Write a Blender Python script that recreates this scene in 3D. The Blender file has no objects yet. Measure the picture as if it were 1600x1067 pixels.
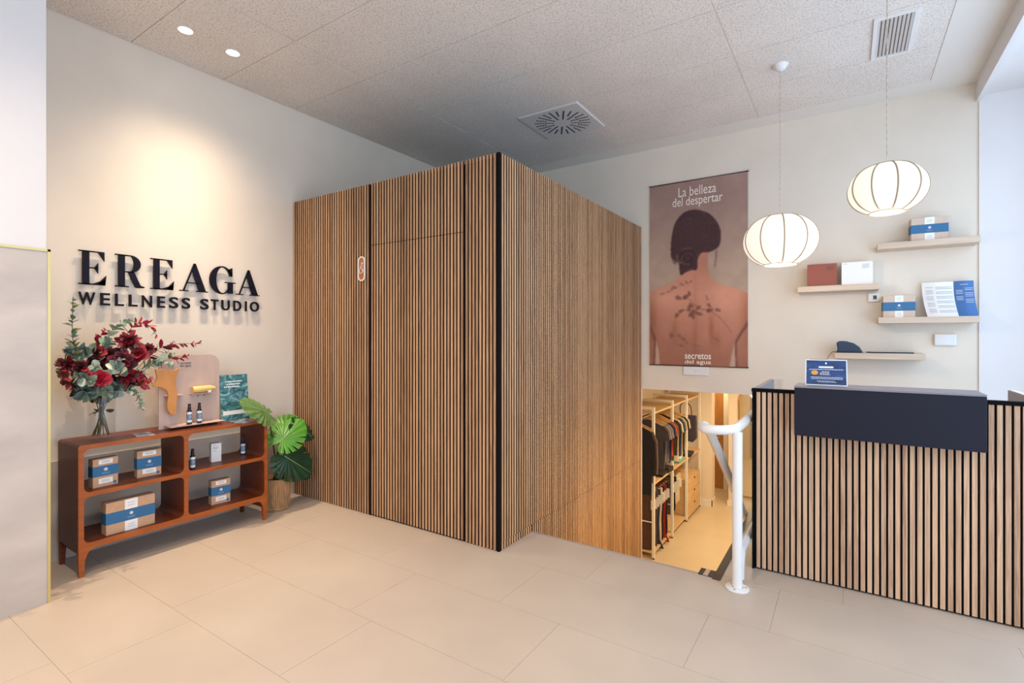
import bpy, bmesh, math, random
import numpy as np
from mathutils import Vector, Matrix, Euler
R = math.radians
PI = math.pi
random.seed(7)
SC = bpy.context.scene
COL = SC.collection

# ------------------------------------------------------------------ camera
FPX, YAW, CY, EYE = 792.84, R(33.47), 525.49, 1.40
cd = bpy.data.cameras.new('camera')
cd.sensor_width = 36.0
cd.lens = 36.0 * FPX / 1600.0
cd.shift_y = (CY - 533.5) / 1600.0
cd.clip_start = 0.02
cam = bpy.data.objects.new('camera', cd)
COL.objects.link(cam)
cam.location = (0, 0, EYE)
cam.rotation_euler = (R(90), 0, YAW)
SC.camera = cam

# ------------------------------------------------------------------ view and world
SC.view_settings.view_transform = 'Standard'
SC.view_settings.look = 'None'
SC.view_settings.gamma = 1.0
SC.view_settings.use_curve_mapping = False
SC.view_settings.exposure = 0.1
SC.cycles.use_denoising = True
SC.cycles.max_bounces = 8
SC.cycles.diffuse_bounces = 5
SC.cycles.sample_clamp_indirect = 6.0
SC.cycles.caustics_reflective = False
SC.cycles.caustics_refractive = False
W = bpy.data.worlds.new('daylight')
SC.world = W
W.use_nodes = True
W.node_tree.nodes['Background'].inputs[0].default_value = (0.60, 0.78, 1.0, 1)
W.node_tree.nodes['Background'].inputs[1].default_value = 0.55

def area(name, loc, rot, sx, sy, power, col):
    l = bpy.data.lights.new(name, 'AREA')
    l.shape = 'RECTANGLE'; l.size = sx; l.size_y = sy
    l.energy = power; l.color = col
    o = bpy.data.objects.new(name, l); COL.objects.link(o)
    o.location = loc; o.rotation_euler = rot
    return o
# daylight entering by the shop windows (right side and behind the viewer)
area('daylight_side', (1.42, 2.3, 1.65), (0, R(90), 0), 3.0, 5.6, 125, (0.58, 0.76, 1.0))
area('daylight_front', (-0.1, -2.38, 1.65), (R(90), 0, 0), 2.9, 3.0, 52, (0.80, 0.87, 1.0))
# warm light of the lower shop floor, then two added fill lights
area('lower_room_lamp', (-1.0, 7.6, 0.78), (0, 0, 0), 0.5, 2.8, 58, (1.0, 0.76, 0.45))
area('corridor_fill', (-1.9, 9.9, 0.8), (0, 0, 0), 0.3, 0.4, 9, (1.0, 0.74, 0.42))  # added fill that brightens the oak door, no fixture there
area('stair_fill', (-0.72, 4.6, 0.0), (0, R(62), 0), 0.10, 1.6, 18, (1.0, 0.68, 0.30))  # unseen fill without a fixture, added to throw yellow on the cubicle's lower side

# ------------------------------------------------------------------ measured-plane helpers
_s, _c = math.sin(YAW), math.cos(YAW)
def ray(px, py):
    u = (px - 800) / FPX
    return Vector((-_s + u * _c, _c + u * _s, (CY - py) / FPX))
def onX(px, py, X):
    r = ray(px, py); return Vector((0, 0, EYE)) + r * (X / r.x)
def onY(px, py, Y):
    r = ray(px, py); return Vector((0, 0, EYE)) + r * (Y / r.y)

# ------------------------------------------------------------------ materials
def lin(c):
    return tuple(((v / 12.92) if v <= 0.04045 else ((v + 0.055) / 1.055) ** 2.4) for v in c)
def rgb(r, g, b):
    return lin((r / 255, g / 255, b / 255)) + (1.0,)
MATS = {}
def mat(name, col, rough=0.6, metal=0.0, noise=0.0, nscale=8.0, bump=0.0, bscale=60.0, emit=None, es=0.0,
        trans=0.0, spec=None, stretch=None, coat=0.0, detail=4.0):
    m = bpy.data.materials.new(name); m.use_nodes = True
    nt = m.node_tree; b = nt.nodes['Principled BSDF']
    b.inputs['Roughness'].default_value = rough
    b.inputs['Metallic'].default_value = metal
    if spec is not None: b.inputs['Specular IOR Level'].default_value = spec
    if trans: b.inputs['Transmission Weight'].default_value = trans
    if coat: b.inputs['Coat Weight'].default_value = coat; b.inputs['Coat Roughness'].default_value = 0.15
    if emit: b.inputs['Emission Color'].default_value = emit; b.inputs['Emission Strength'].default_value = es
    tc = nt.nodes.new('ShaderNodeTexCoord'); mp = nt.nodes.new('ShaderNodeMapping')
    nt.links.new(tc.outputs['Object'], mp.inputs[0])
    if stretch: mp.inputs['Scale'].default_value = stretch
    n = nt.nodes.new('ShaderNodeTexNoise'); n.inputs['Scale'].default_value = nscale; n.inputs['Detail'].default_value = detail
    nt.links.new(mp.outputs[0], n.inputs['Vector'])
    r = nt.nodes.new('ShaderNodeValToRGB')
    k0, k1 = 1 - noise, 1 + noise
    r.color_ramp.elements[0].position = 0.3; r.color_ramp.elements[1].position = 0.7
    r.color_ramp.elements[0].color = (col[0] * k0, col[1] * k0, col[2] * k0, 1)
    r.color_ramp.elements[1].color = (min(1, col[0] * k1), min(1, col[1] * k1), min(1, col[2] * k1), 1)
    nt.links.new(n.outputs[0], r.inputs[0]); nt.links.new(r.outputs[0], b.inputs['Base Color'])
    if bump:
        n2 = nt.nodes.new('ShaderNodeTexNoise'); n2.inputs['Scale'].default_value = bscale; n2.inputs['Detail'].default_value = 3
        nt.links.new(mp.outputs[0], n2.inputs['Vector'])
        bp = nt.nodes.new('ShaderNodeBump'); bp.inputs['Strength'].default_value = bump; bp.inputs['Distance'].default_value = 0.002
        nt.links.new(n2.outputs[0], bp.inputs['Height']); nt.links.new(bp.outputs[0], b.inputs['Normal'])
    MATS[name] = m
    return m

def slat_wood(name, base, dark, pitch):
    """oak veneer strips, tone changing from strip to strip, grain along z"""
    m = bpy.data.materials.new(name); m.use_nodes = True
    nt = m.node_tree; L = nt.links; b = nt.nodes['Principled BSDF']; b.inputs['Roughness'].default_value = 0.55
    b.inputs['Specular IOR Level'].default_value = 0.3
    g = nt.nodes.new('ShaderNodeNewGeometry'); sx = nt.nodes.new('ShaderNodeSeparateXYZ'); L.new(g.outputs['Position'], sx.inputs[0])
    ad = nt.nodes.new('ShaderNodeMath'); ad.operation = 'ADD'; L.new(sx.outputs[0], ad.inputs[0]); L.new(sx.outputs[1], ad.inputs[1])
    dv = nt.nodes.new('ShaderNodeMath'); dv.operation = 'DIVIDE'; L.new(ad.outputs[0], dv.inputs[0]); dv.inputs[1].default_value = pitch * 0.9
    fl = nt.nodes.new('ShaderNodeMath'); fl.operation = 'FLOOR'; L.new(dv.outputs[0], fl.inputs[0])
    wn = nt.nodes.new('ShaderNodeTexWhiteNoise'); wn.noise_dimensions = '1D'; L.new(fl.outputs[0], wn.inputs['W'])
    mp = nt.nodes.new('ShaderNodeMapping'); mp.inputs['Scale'].default_value = (60, 60, 2.2); L.new(g.outputs['Position'], mp.inputs[0])
    n = nt.nodes.new('ShaderNodeTexNoise'); n.inputs['Scale'].default_value = 1.6; n.inputs['Detail'].default_value = 6
    n.inputs['Distortion'].default_value = 1.2
    L.new(mp.outputs[0], n.inputs['Vector'])
    mx = nt.nodes.new('ShaderNodeMath'); mx.operation = 'MULTIPLY_ADD'; L.new(n.outputs[0], mx.inputs[0]); mx.inputs[1].default_value = 0.85
    m2 = nt.nodes.new('ShaderNodeMath'); m2.operation = 'MULTIPLY'; L.new(wn.outputs[0], m2.inputs[0]); m2.inputs[1].default_value = 0.34
    L.new(m2.outputs[0], mx.inputs[2])
    r = nt.nodes.new('ShaderNodeValToRGB'); L.new(mx.outputs[0], r.inputs[0])
    r.color_ramp.elements[0].position = 0.25; r.color_ramp.elements[0].color = dark
    r.color_ramp.elements[1].position = 0.72; r.color_ramp.elements[1].color = base
    L.new(r.outputs[0], b.inputs['Base Color'])
    MATS[name] = m
    return m

def pendant_glow(name, col, s):
    """lit fabric shade: the lamp inside makes it glow"""
    m = bpy.data.materials.new(name); m.use_nodes = True
    nt = m.node_tree; b = nt.nodes['Principled BSDF']
    b.inputs['Base Color'].default_value = (0.45, 0.42, 0.36, 1); b.inputs['Roughness'].default_value = 0.9
    n = nt.nodes.new('ShaderNodeTexNoise'); n.inputs['Scale'].default_value = 90
    r = nt.nodes.new('ShaderNodeValToRGB'); r.color_ramp.elements[0].color = tuple(v * 0.9 for v in col[:3]) + (1,); r.color_ramp.elements[1].color = col
    nt.links.new(n.outputs[0], r.inputs[0]); nt.links.new(r.outputs[0], b.inputs['Emission Color'])
    b.inputs['Emission Strength'].default_value = s
    MATS[name] = m
    return m

PL = mat('wall_plaster', rgb(226, 214, 198), 0.85, noise=0.03, nscale=3, bump=0.25, bscale=140)
PLC = mat('cool_plaster', rgb(226, 222, 220), 0.85, noise=0.015, nscale=3, bump=0.2, bscale=140)
CEILP = mat('ceiling_plaster', rgb(228, 222, 214), 0.9, noise=0.01, nscale=3)
STONE = mat('stone_slab', rgb(192, 180, 170), 0.45, noise=0.15, nscale=2.2, bump=0.1, bscale=80, stretch=(1, 1, 2.2), detail=9)
BRASS = mat('brass_trim', rgb(206, 184, 120), 0.35, 0.5)
TILE = mat('floor_tile', rgb(194, 178, 161), 0.42, noise=0.07, nscale=1.7, bump=0.05, bscale=50, detail=9)
GROUT = mat('grout', rgb(172, 152, 134), 0.8)
LFLOOR = mat('lower_floor_mat', rgb(205, 186, 158), 0.35, noise=0.05, nscale=2)
BLACK = mat('black_felt', rgb(17, 15, 17), 0.9, spec=0.1)
MDF = mat('brown_strip_side', rgb(84, 56, 40), 0.8, spec=0.2)
NAVY = mat('navy_laminate', rgb(25, 24, 38), 0.55, noise=0.12, nscale=220, detail=2, spec=0.25)
NAVYG = mat('grey_laminate', rgb(128, 124, 132), 0.45, noise=0.04, nscale=60)
WHITE = mat('white_paint', rgb(232, 230, 226), 0.35)
WHITEP = mat('white_plastic', rgb(228, 226, 224), 0.4)
METAL = mat('steel', rgb(190, 190, 190), 0.3, 0.9)
DARKM = mat('dark_metal', rgb(60, 52, 48), 0.45, 0.3)
SLAT = slat_wood('slat_oak', rgb(208, 166, 126), rgb(130, 92, 66), 0.030)
SLATD = slat_wood('slat_oak_light', rgb(216, 178, 144), rgb(150, 110, 84), 0.0302)
LAM = mat('light_oak', rgb(206, 172, 128), 0.5, noise=0.12, nscale=3, stretch=(1, 1, 14))
LAMH = mat('light_oak_shelf', rgb(205, 184, 162), 0.5, noise=0.08, nscale=4, stretch=(1, 10, 10))
DOORW = mat('door_oak', rgb(176, 124, 70), 0.5, noise=0.16, nscale=3, stretch=(12, 12, 1))
CHER = mat('cherry_wood', rgb(104, 46, 22), 0.38, noise=0.28, nscale=5, stretch=(5, 1, 16), spec=0.3)
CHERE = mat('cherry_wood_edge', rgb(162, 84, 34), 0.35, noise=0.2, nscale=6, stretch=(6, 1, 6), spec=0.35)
KRAFT = mat('kraft_card', rgb(196, 156, 122), 0.8, noise=0.05, nscale=30)
KRAFTL = mat('kraft_card_pale', rgb(206, 184, 166), 0.8, noise=0.05, nscale=30)
BLUE = mat('blue_band', rgb(46, 104, 146), 0.6)
PAPER = mat('white_paper', rgb(236, 234, 230), 0.7)
INK = mat('grey_ink', rgb(150, 150, 156), 0.7)
INKD = mat('dark_ink', rgb(70, 66, 66), 0.7)
LETTER = mat('letter_navy', rgb(22, 20, 34), 0.6, spec=0.15)
GLASSM = mat('clear_glass', (0.95, 0.98, 0.97, 1), 0.02, trans=1.0)
BLK = mat('black_plastic', rgb(20, 20, 24), 0.3)

def glassfix(m, ior=1.45):
    nt = m.node_tree; b = nt.nodes['Principled BSDF']; b.inputs['IOR'].default_value = ior
    for l in list(b.inputs['Base Color'].links): nt.links.remove(l)
    b.inputs['Base Color'].default_value = (0.96, 0.98, 0.98, 1)
glassfix(GLASSM)

def thin_glass(name, col):
    m = bpy.data.materials.new(name); m.use_nodes = True
    nt = m.node_tree; nt.nodes.remove(nt.nodes['Principled BSDF'])
    t = nt.nodes.new('ShaderNodeBsdfTransparent'); t.inputs[0].default_value = col
    g = nt.nodes.new('ShaderNodeBsdfGlossy'); g.inputs['Roughness'].default_value = 0.03
    f = nt.nodes.new('ShaderNodeLayerWeight'); f.inputs[0].default_value = 0.12
    mx = nt.nodes.new('ShaderNodeMixShader')
    cl = nt.nodes.new('ShaderNodeMath'); cl.operation = 'MULTIPLY_ADD'; cl.inputs[1].default_value = 0.25; cl.inputs[2].default_value = 0.03; nt.links.new(f.outputs[1], cl.inputs[0]); nt.links.new(cl.outputs[0], mx.inputs[0]); nt.links.new(t.outputs[0], mx.inputs[1]); nt.links.new(g.outputs[0], mx.inputs[2])
    nt.links.new(mx.outputs[0], nt.nodes['Material Output'].inputs[0])
    return m
TGLASS = thin_glass('thin_glass', (0.98, 0.985, 0.98, 1))

def speckle_ceiling():
    m = mat('ceiling_tile', rgb(230, 222, 214), 0.95, noise=0.04, nscale=2, bump=0.6, bscale=120)
    nt = m.node_tree; b = nt.nodes['Principled BSDF']
    src = b.inputs['Base Color'].links[0].from_socket
    n = nt.nodes.new('ShaderNodeTexNoise'); n.inputs['Scale'].default_value = 95; n.inputs['Detail'].default_value = 2
    tc = nt.nodes.new('ShaderNodeTexCoord'); nt.links.new(tc.outputs['Object'], n.inputs['Vector'])
    r = nt.nodes.new('ShaderNodeValToRGB'); r.color_ramp.elements[0].position = 0.33; r.color_ramp.elements[1].position = 0.5
    r.color_ramp.elements[0].color = (0.70, 0.65, 0.62, 1); r.color_ramp.elements[1].color = (1, 1, 1, 1)
    nt.links.new(n.outputs[0], r.inputs[0])
    mx = nt.nodes.new('ShaderNodeMixRGB'); mx.blend_type = 'MULTIPLY'; mx.inputs[0].default_value = 1
    nt.links.new(src, mx.inputs[1]); nt.links.new(r.outputs[0], mx.inputs[2]); nt.links.new(mx.outputs[0], b.inputs['Base Color'])
    return m
CTILE = speckle_ceiling()

# ------------------------------------------------------------------ mesh builder
class MB:
    def __init__(self): self.bm = bmesh.new()
    def box(self, x0, x1, y0, y1, z0, z1, bev=0.0, M=None, mi=0, seg=1):
        if x0 > x1: x0, x1 = x1, x0
        if y0 > y1: y0, y1 = y1, y0
        if z0 > z1: z0, z1 = z1, z0
        bm = self.bm if not bev else bmesh.new()
        v = [bm.verts.new((x, y, z)) for x in (x0, x1) for y in (y0, y1) for z in (z0, z1)]
        fs = [bm.faces.new([v[i] for i in q]) for q in ((0, 1, 3, 2), (4, 6, 7, 5), (0, 4, 5, 1), (2, 3, 7, 6), (0, 2, 6, 4), (1, 5, 7, 3))]
        for f in fs: f.material_index = mi
        if bev:
            bmesh.ops.bevel(bm, geom=list(bm.edges), offset=bev, segments=seg, affect='EDGES', profile=0.5)
            for f in bm.faces: f.material_index = mi
            if M is not None: bmesh.ops.transform(bm, matrix=M, verts=bm.verts)
            self._merge(bm)
        elif M is not None:
            bmesh.ops.transform(bm, matrix=M, verts=v)
        return self
    def _merge(self, bm):
        me = bpy.data.meshes.new('t'); bm.to_mesh(me); bm.free(); self.bm.from_mesh(me); bpy.data.meshes.remove(me)
    def mesh(self, me, M, mi=None):
        b = bmesh.new(); b.from_mesh(me)
        if mi is not None:
            for f in b.faces: f.material_index = mi
        bmesh.ops.transform(b, matrix=M, verts=b.verts); self._merge(b)
        return self
    def ring(self, pts):
        return [self.bm.verts.new(p) for p in pts]
    def tube(self, pts, r, n=12, mi=0, cap=True, closed=False):
        pts = [Vector(p) for p in pts]; N = len(pts)
        rr = r if isinstance(r, (list, tuple)) else [r] * N
        rings = []; up = None
        for i, p in enumerate(pts):
            a = pts[i - 1] if (i > 0 or closed) else p
            b = pts[(i + 1) % N] if (i < N - 1 or closed) else p
            t = (b - a).normalized()
            if up is None:
                up = t.orthogonal().normalized()
            else:
                up = (up - t * up.dot(t))
                up = up.normalized() if up.length > 1e-6 else t.orthogonal().normalized()
            s = t.cross(up)
            rings.append(self.ring([p + (up * math.cos(2 * PI * k / n) + s * math.sin(2 * PI * k / n)) * rr[i] for k in range(n)]))
        for i in range(N if closed else N - 1):
            A, B = rings[i], rings[(i + 1) % N]
            for k in range(n):
                f = self.bm.faces.new((A[k], A[(k + 1) % n], B[(k + 1) % n], B[k])); f.smooth = True; f.material_index = mi
        if cap and not closed:
            for q in (rings[0][::-1], rings[-1]):
                f = self.bm.faces.new(q); f.material_index = mi
        return self
    def cyl(self, p0, p1, r0, r1=None, n=24, mi=0):
        return self.tube([p0, p1], [r0, r0 if r1 is None else r1], n, mi)
    def lathe(self, c, prof, n=32, mi=0, M=None):
        rings = []; c = Vector(c)
        for r, z in prof:
            if r < 1e-5: rings.append([self.bm.verts.new(c + Vector((0, 0, z)))])
            else: rings.append(self.ring([c + Vector((r * math.cos(2 * PI * k / n), r * math.sin(2 * PI * k / n), z)) for k in range(n)]))
        for A, B in zip(rings, rings[1:]):
            for k in range(n):
                a0, a1 = A[k % len(A)], A[(k + 1) % len(A)]; b0, b1 = B[k % len(B)], B[(k + 1) % len(B)]
                q = []
                for v in (a0, a1, b1, b0):
                    if v not in q: q.append(v)
                if len(q) > 2:
                    f = self.bm.faces.new(q); f.smooth = True; f.material_index = mi
        if M is not None: bmesh.ops.transform(self.bm, matrix=M, verts=[v for g in rings for v in g])
        return self
    def prism(self, out, d0, d1, M, mi=0):
        """outline in local xy, from depth d0 to d1 along local z"""
        a = self.ring([M @ Vector((x, y, d0)) for x, y in out]); b = self.ring([M @ Vector((x, y, d1)) for x, y in out])
        n = len(out)
        fs = [self.bm.faces.new(a[::-1]), self.bm.faces.new(b)]
        for k in range(n): fs.append(self.bm.faces.new((a[k], a[(k + 1) % n], b[(k + 1) % n], b[k])))
        for f in fs: f.material_index = mi
        return self
    def face(self, pts, mi=0, smooth=False):
        f = self.bm.faces.new(self.ring(pts)); f.material_index = mi; f.smooth = smooth
        return self
    def grid(self, P, mi=0, smooth=True, back=0.0):
        V = [[self.bm.verts.new(p) for p in row] for row in P]
        for i in range(len(V) - 1):
            for j in range(len(V[0]) - 1):
                f = self.bm.faces.new((V[i][j], V[i + 1][j], V[i + 1][j + 1], V[i][j + 1])); f.smooth = smooth; f.material_index = mi
        return self
    def build(self, name, mats, parent=None, smooth=False, M=None, keep=False):
        me = bpy.data.meshes.new(name)
        if M is not None: bmesh.ops.transform(self.bm, matrix=M, verts=self.bm.verts)
        if parent is not None and not keep:
            bmesh.ops.translate(self.bm, vec=-wloc(parent), verts=self.bm.verts)
        bmesh.ops.recalc_face_normals(self.bm, faces=self.bm.faces)
        self.bm.to_mesh(me); self.bm.free()
        for m in (mats if isinstance(mats, (list, tuple)) else [mats]): me.materials.append(m)
        if smooth:
            for p in me.polygons: p.use_smooth = True
        try: me.set_sharp_from_angle(angle=R(38))
        except Exception: pass
        o = bpy.data.objects.new(name, me); COL.objects.link(o)
        if parent is not None: o.parent = parent
        return o
def wloc(o):
    v = Vector(o.location)
    while o.parent is not None: o = o.parent; v += Vector(o.location)
    return v
def tag(o, label, cat, group=None):
    o['label'] = label; o['category'] = cat
    if group: o['group'] = group
    return o
def thing(name, label, cat, loc=(0, 0, 0), group=None, rz=0.0):
    o = bpy.data.objects.new(name, None); o.empty_display_size = 0.05; COL.objects.link(o)
    o.location = loc; o.rotation_euler = (0, 0, rz)
    return tag(o, label, cat, group)
def struct(o): o['kind'] = 'structure'; return o
def dup(root, loc=None, label=None, group=None, rz=None):
    r = root.copy(); COL.objects.link(r)
    if loc is not None: r.location = loc
    if rz is not None: r.rotation_euler = (0, 0, rz)
    if label: r['label'] = label
    if group: r['group'] = group
    for ch in list(root.children):
        c = ch.copy(); COL.objects.link(c); c.parent = r
        for g in list(ch.children):
            d = g.copy(); COL.objects.link(d); d.parent = c
    return r
# frames for flat work: local x right, y up, z out of the wall
def frameL(X, Y, Z): return Matrix(((0, 0, 1, X), (1, 0, 0, Y), (0, 1, 0, Z), (0, 0, 0, 1)))      # on a wall facing +X
def frameB(X, Y, Z): return Matrix(((1, 0, 0, X), (0, 0, -1, Y), (0, 1, 0, Z), (0, 0, 0, 1)))     # on a wall facing -Y

def curve_mesh(splines, ext, bev=0.0):
    c = bpy.data.curves.new('c', 'CURVE'); c.dimensions = '2D'; c.fill_mode = 'BOTH'; c.extrude = ext; c.bevel_depth = bev
    for s in splines:
        sp = c.splines.new('POLY'); sp.points.add(len(s) - 1)
        for i, (x, y) in enumerate(s): sp.points[i].co = (x, y, 0, 1)
        sp.use_cyclic_u = True
    o = bpy.data.objects.new('c', c); COL.objects.link(o)
    dg = bpy.context.evaluated_depsgraph_get(); dg.update()
    me = bpy.data.meshes.new_from_object(o.evaluated_get(dg))
    bpy.data.objects.remove(o); bpy.data.curves.remove(c)
    return me
_TC = {}
def text_mesh(s, ext=0.0, offset=0.0, align='LEFT', spacing=1.0):
    k = (s, ext, offset, align, spacing)
    if k in _TC: return _TC[k]
    c = bpy.data.curves.new('t', 'FONT'); c.body = s; c.extrude = ext; c.offset = offset; c.align_x = align; c.space_character = spacing
    c.resolution_u = 4
    o = bpy.data.objects.new('t', c); COL.objects.link(o)
    dg = bpy.context.evaluated_depsgraph_get(); dg.update()
    me = bpy.data.meshes.new_from_object(o.evaluated_get(dg))
    bpy.data.objects.remove(o); bpy.data.curves.remove(c)
    _TC[k] = me
    return me
def fit_text(mb, s, M, x0, x1, y0, y1, z=0.0, ext=0.0, offset=0.0, mi=0, spacing=1.0):
    me = text_mesh(s, ext, offset, 'LEFT', spacing)
    co = np.array([v.co[:] for v in me.vertices]); a, b = co.min(0), co.max(0)
    sx = (x1 - x0) / (b[0] - a[0]); sy = (y1 - y0) / (b[1] - a[1])
    T = Matrix.Translation((x0 - a[0] * sx, y0 - a[1] * sy, z)) @ Matrix.Diagonal((sx, sy, 1, 1))
    mb.mesh(me, M @ T, mi)
def rrect(x0, x1, y0, y1, r, n=6):
    p = []
    for cx, cy, a0 in ((x1 - r, y1 - r, 0), (x0 + r, y1 - r, 90), (x0 + r, y0 + r, 180), (x1 - r, y0 + r, 270)):
        for k in range(n + 1):
            a = R(a0 + 90 * k / n); p.append((cx + r * math.cos(a), cy + r * math.sin(a)))
    return p
def bez(pts, n=8):
    """smooth Catmull-Rom path"""
    P = [Vector(p) for p in pts]; P = [2 * P[0] - P[1]] + P + [2 * P[-1] - P[-2]]
    out = []
    for i in range(1, len(P) - 2):
        for k in range(n):
            t = k / n; a, b, c, d = P[i - 1], P[i], P[i + 1], P[i + 2]
            out.append(0.5 * ((2 * b) + (c - a) * t + (2 * a - 5 * b + 4 * c - d) * t * t + (3 * b - a - 3 * c + d) * t ** 3))
    out.append(P[-2]); return out

# ------------------------------------------------------------------ room constants
XL, YB, H = -4.13, 5.44, 3.43
YF, XB, BT = 2.70, -1.885, 2.595     # cubicle front, side, top
XR = 0.87
LZ = -1.53
HX0, HX1, HY0 = XB, -0.64, 3.11      # stair opening

# ------------------------------------------------------------------ floor
def build_floor():
    mb = MB()
    # grout bed
    def bed(x0, x1, y0, y1, z1=-0.0015, z0=-0.12): mb.box(x0, x1, y0, y1, z0, z1, mi=1)
    bed(XL, 1.5, -2.5, HY0)
    bed(HX1, 1.5, HY0, YB + 0.1)
    bed(XL, XB - 0.1, HY0, YB + 0.1)
    rows = {5: -0.31, 4: -0.31, 3: -0.58, 2: -1.17, 1: -1.955, 0: -2.62}
    P = 0.486; LX = 0.952; j = 0.0008
    for k in range(-7, 9):
        y0 = 0.729 + (k - 0) * P; y1 = y0 + P
        off = {0: -2.70, 1: -1.955, 2: -1.17, 3: -0.58, 4: -0.31, 5: -0.02}.get(k, random.uniform(-1, 0))
        x = off - math.ceil((off - XL) / LX) * LX
        while x < 1.5:
            xa, xb = max(x, XL), min(x + LX, 1.5)
            ya, yb = max(y0, -2.5), min(y1, YB)
            x += LX
            if xb - xa < 0.01 or yb - ya < 0.01: continue
            def put(a, b, c, d):
                if b - a > 0.006 and d - c > 0.006: mb.box(a + j, b - j, c + j, d - j, -0.01, 0.0)
            # clip against the stair opening
            if yb <= HY0 or xa >= HX1: put(xa, xb, ya, yb); continue
            if ya < HY0: put(xa, xb, ya, HY0)
            ya2 = max(ya, HY0)
            if xb > HX1: put(max(xa, HX1), xb, ya2, yb)
    return struct(mb.build('floor', [TILE, GROUT]))
build_floor()

# ------------------------------------------------------------------ ceiling
def build_ceiling():
    mb = MB(); z = H
    mb.box(XL, XR, -2.5, YB, z + 0.006, z + 0.1, mi=1)
    # plaster margins
    mb.box(0.552, XR, -2.5, YB, z, z + 0.006, mi=2)
    mb.box(XL, 0.552, 5.19, YB, z, z + 0.006, mi=2)
    xs = [0.55 - 1.24 * k for k in range(5)]
    for i, x1 in enumerate(xs):
        x0 = max(x1 - 1.24, XL)
        if x1 - x0 < 0.02: continue
        for k in range(13):
            y1 = 5.19 - 0.62 * k; y0 = y1 - 0.62
            if y0 < -2.5: break
            j = 0.0045
            if i == 2 and k == 1:  # the tile holding the round diffuser keeps its far-side half
                mb.box(x0 + j, x1 - 0.62, y0 + j, y1 - j, z, z + 0.006)
                continue
            mb.box(x0 + j, x1 - j, y0 + 0.0025, y1 - 0.0025, z, z + 0.006)
    return struct(mb.build('ceiling', [CTILE, CEILP, CEILP]))
build_ceiling()

# ------------------------------------------------------------------ walls
mb = MB(); mb.box(XL - 0.12, XL, -2.5, YB, -0.1, H + 0.1)
struct(mb.build('wall_left', PL))
mb = MB(); mb.box(XL, XL + 0.008, 0.89, YF - 0.002, 0.0, 0.62)
for y in (1.62, 2.22): pass
w = struct(mb.build('trim_1', STONE))
# back wall with the opening of the stairs below it
mb = MB(); mb.box(XL - 0.12, XR + 0.005, YB, YB + 0.14, 0.825, H + 0.1); mb.box(HX1 + 0.1, XR + 0.005, YB, YB + 0.14, LZ, 0.825); mb.box(XL - .12, XB - 0.06, YB, YB + .14, LZ, .825)
struct(mb.build('wall_back', PL))
# window recess at right: back wall, ceiling and beam
mb = MB(); mb.box(XR + 0.005, 1.6, YB - 0.012, YB + 0.14, LZ, H)
struct(mb.build('wall_recess', PLC))
mb = MB(); mb.box(XR, 1.6, -2.5, YB, 3.315, H + 0.1); mb.box(XR - 0.012, XR + 0.02, -2.5, YB, 3.275, H + 0.1)
struct(mb.build('trim_2', PLC))
# window frame of the side shop window
mb = MB()
for y in (-2.5, -0.6, 1.3, 3.2, 5.37): mb.box(1.45, 1.52, y, y + 0.06, 0.0, 3.32)
mb.box(1.45, 1.52, -2.5, YB, 0, 0.08); mb.box(1.45, 1.52, -2.5, YB, 3.24, 3.32)
struct(mb.build('window_1', WHITE))
# front shop window behind the viewer
mb = MB()
for x in (XL, -2.2, -0.2, 1.4): mb.box(x, x + 0.06, -2.5, -2.43, 0, H)
mb.box(XL, 1.5, -2.5, -2.43, 0, 0.1); mb.box(XL, 1.5, -2.5, -2.43, 3.25, H)
struct(mb.build('window_2', WHITE))
# pillar at the left edge
mb = MB(); mb.box(XL, -3.515, -1.0, 0.875, 1.85, H)
struct(mb.build('wall_pillar', PLC))
mb = MB(); mb.box(XL, -3.505, -1.0, 0.879, 0.0, 1.845)
struct(mb.build('wall_pillar_cladding', STONE))
mb = MB(); mb.box(-3.512, -3.500, 0.877, 0.889, 0.0, 1.857); mb.box(-3.512, -3.500, -1.0, 0.889, 1.845, 1.857); mb.box(XL, -3.512, 0.879, 0.885, 0, 1.85)
struct(mb.build('trim_3', BRASS))

# ------------------------------------------------------------------ slatted cubicle
def slats_x(mb, x0, x1, y, z0, z1, pitch=0.0302, w=0.0172, d=0.012):
    n = max(1, int(round((x1 - x0) / pitch))); p = (x1 - x0) / n
    for k in range(n):
        a = x0 + p * (k + 0.5); mb.box(a - w / 2, a + w / 2, y - d, y, z0, z1)
def slats_y(mb, x, y0, y1, z0, z1, pitch=0.0305, w=0.0172, d=0.012):
    n = max(1, int(round((y1 - y0) / pitch))); p = (y1 - y0) / n
    for k in range(n):
        a = y0 + p * (k + 0.5); mb.box(x, x + d, a - w / 2, a + w / 2, z0, z1)
cub = thing('wooden_cubicle', 'tall box room clad in vertical oak slats, standing in the middle', 'cubicle', (-3.0, 4.0, 0))
def slat_part(name, fn, parent=cub):
    f = MB(); fn(f); o = f.build(name, [SLAT, MDF], parent)
    ax = 1 if 'side' in name else 0
    for p_ in o.data.polygons: p_.material_index = 1 if abs(p_.normal[ax]) > 0.9 else 0
    return o
mb = MB(); mb.box(XL + 0.002, XB - 0.013, YF + 0.013, YB - 0.002, 0.0, BT - 0.02); mb.box(XB - 0.08, XB - 0.013, HY0 + 0.005, YB - 0.002, LZ, 0.0); mb.build('felt_core', BLACK, cub)
slat_part('front_slat_panel', lambda f: slats_x(f, XL + 0.004, -3.128, YF + 0.012, 0.004, BT))
slat_part('overdoor_slat_panel', lambda f: slats_x(f, -3.108, -2.18, YF + 0.012, 2.114, BT))
slat_part('corner_slat_panel', lambda f: slats_x(f, -2.168, XB - 0.022, YF + 0.012, 0.004, BT))
dr = slat_part('door', lambda f: slats_x(f, -3.108, -2.18, YF + 0.012, 0.012, 2.109))
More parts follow.
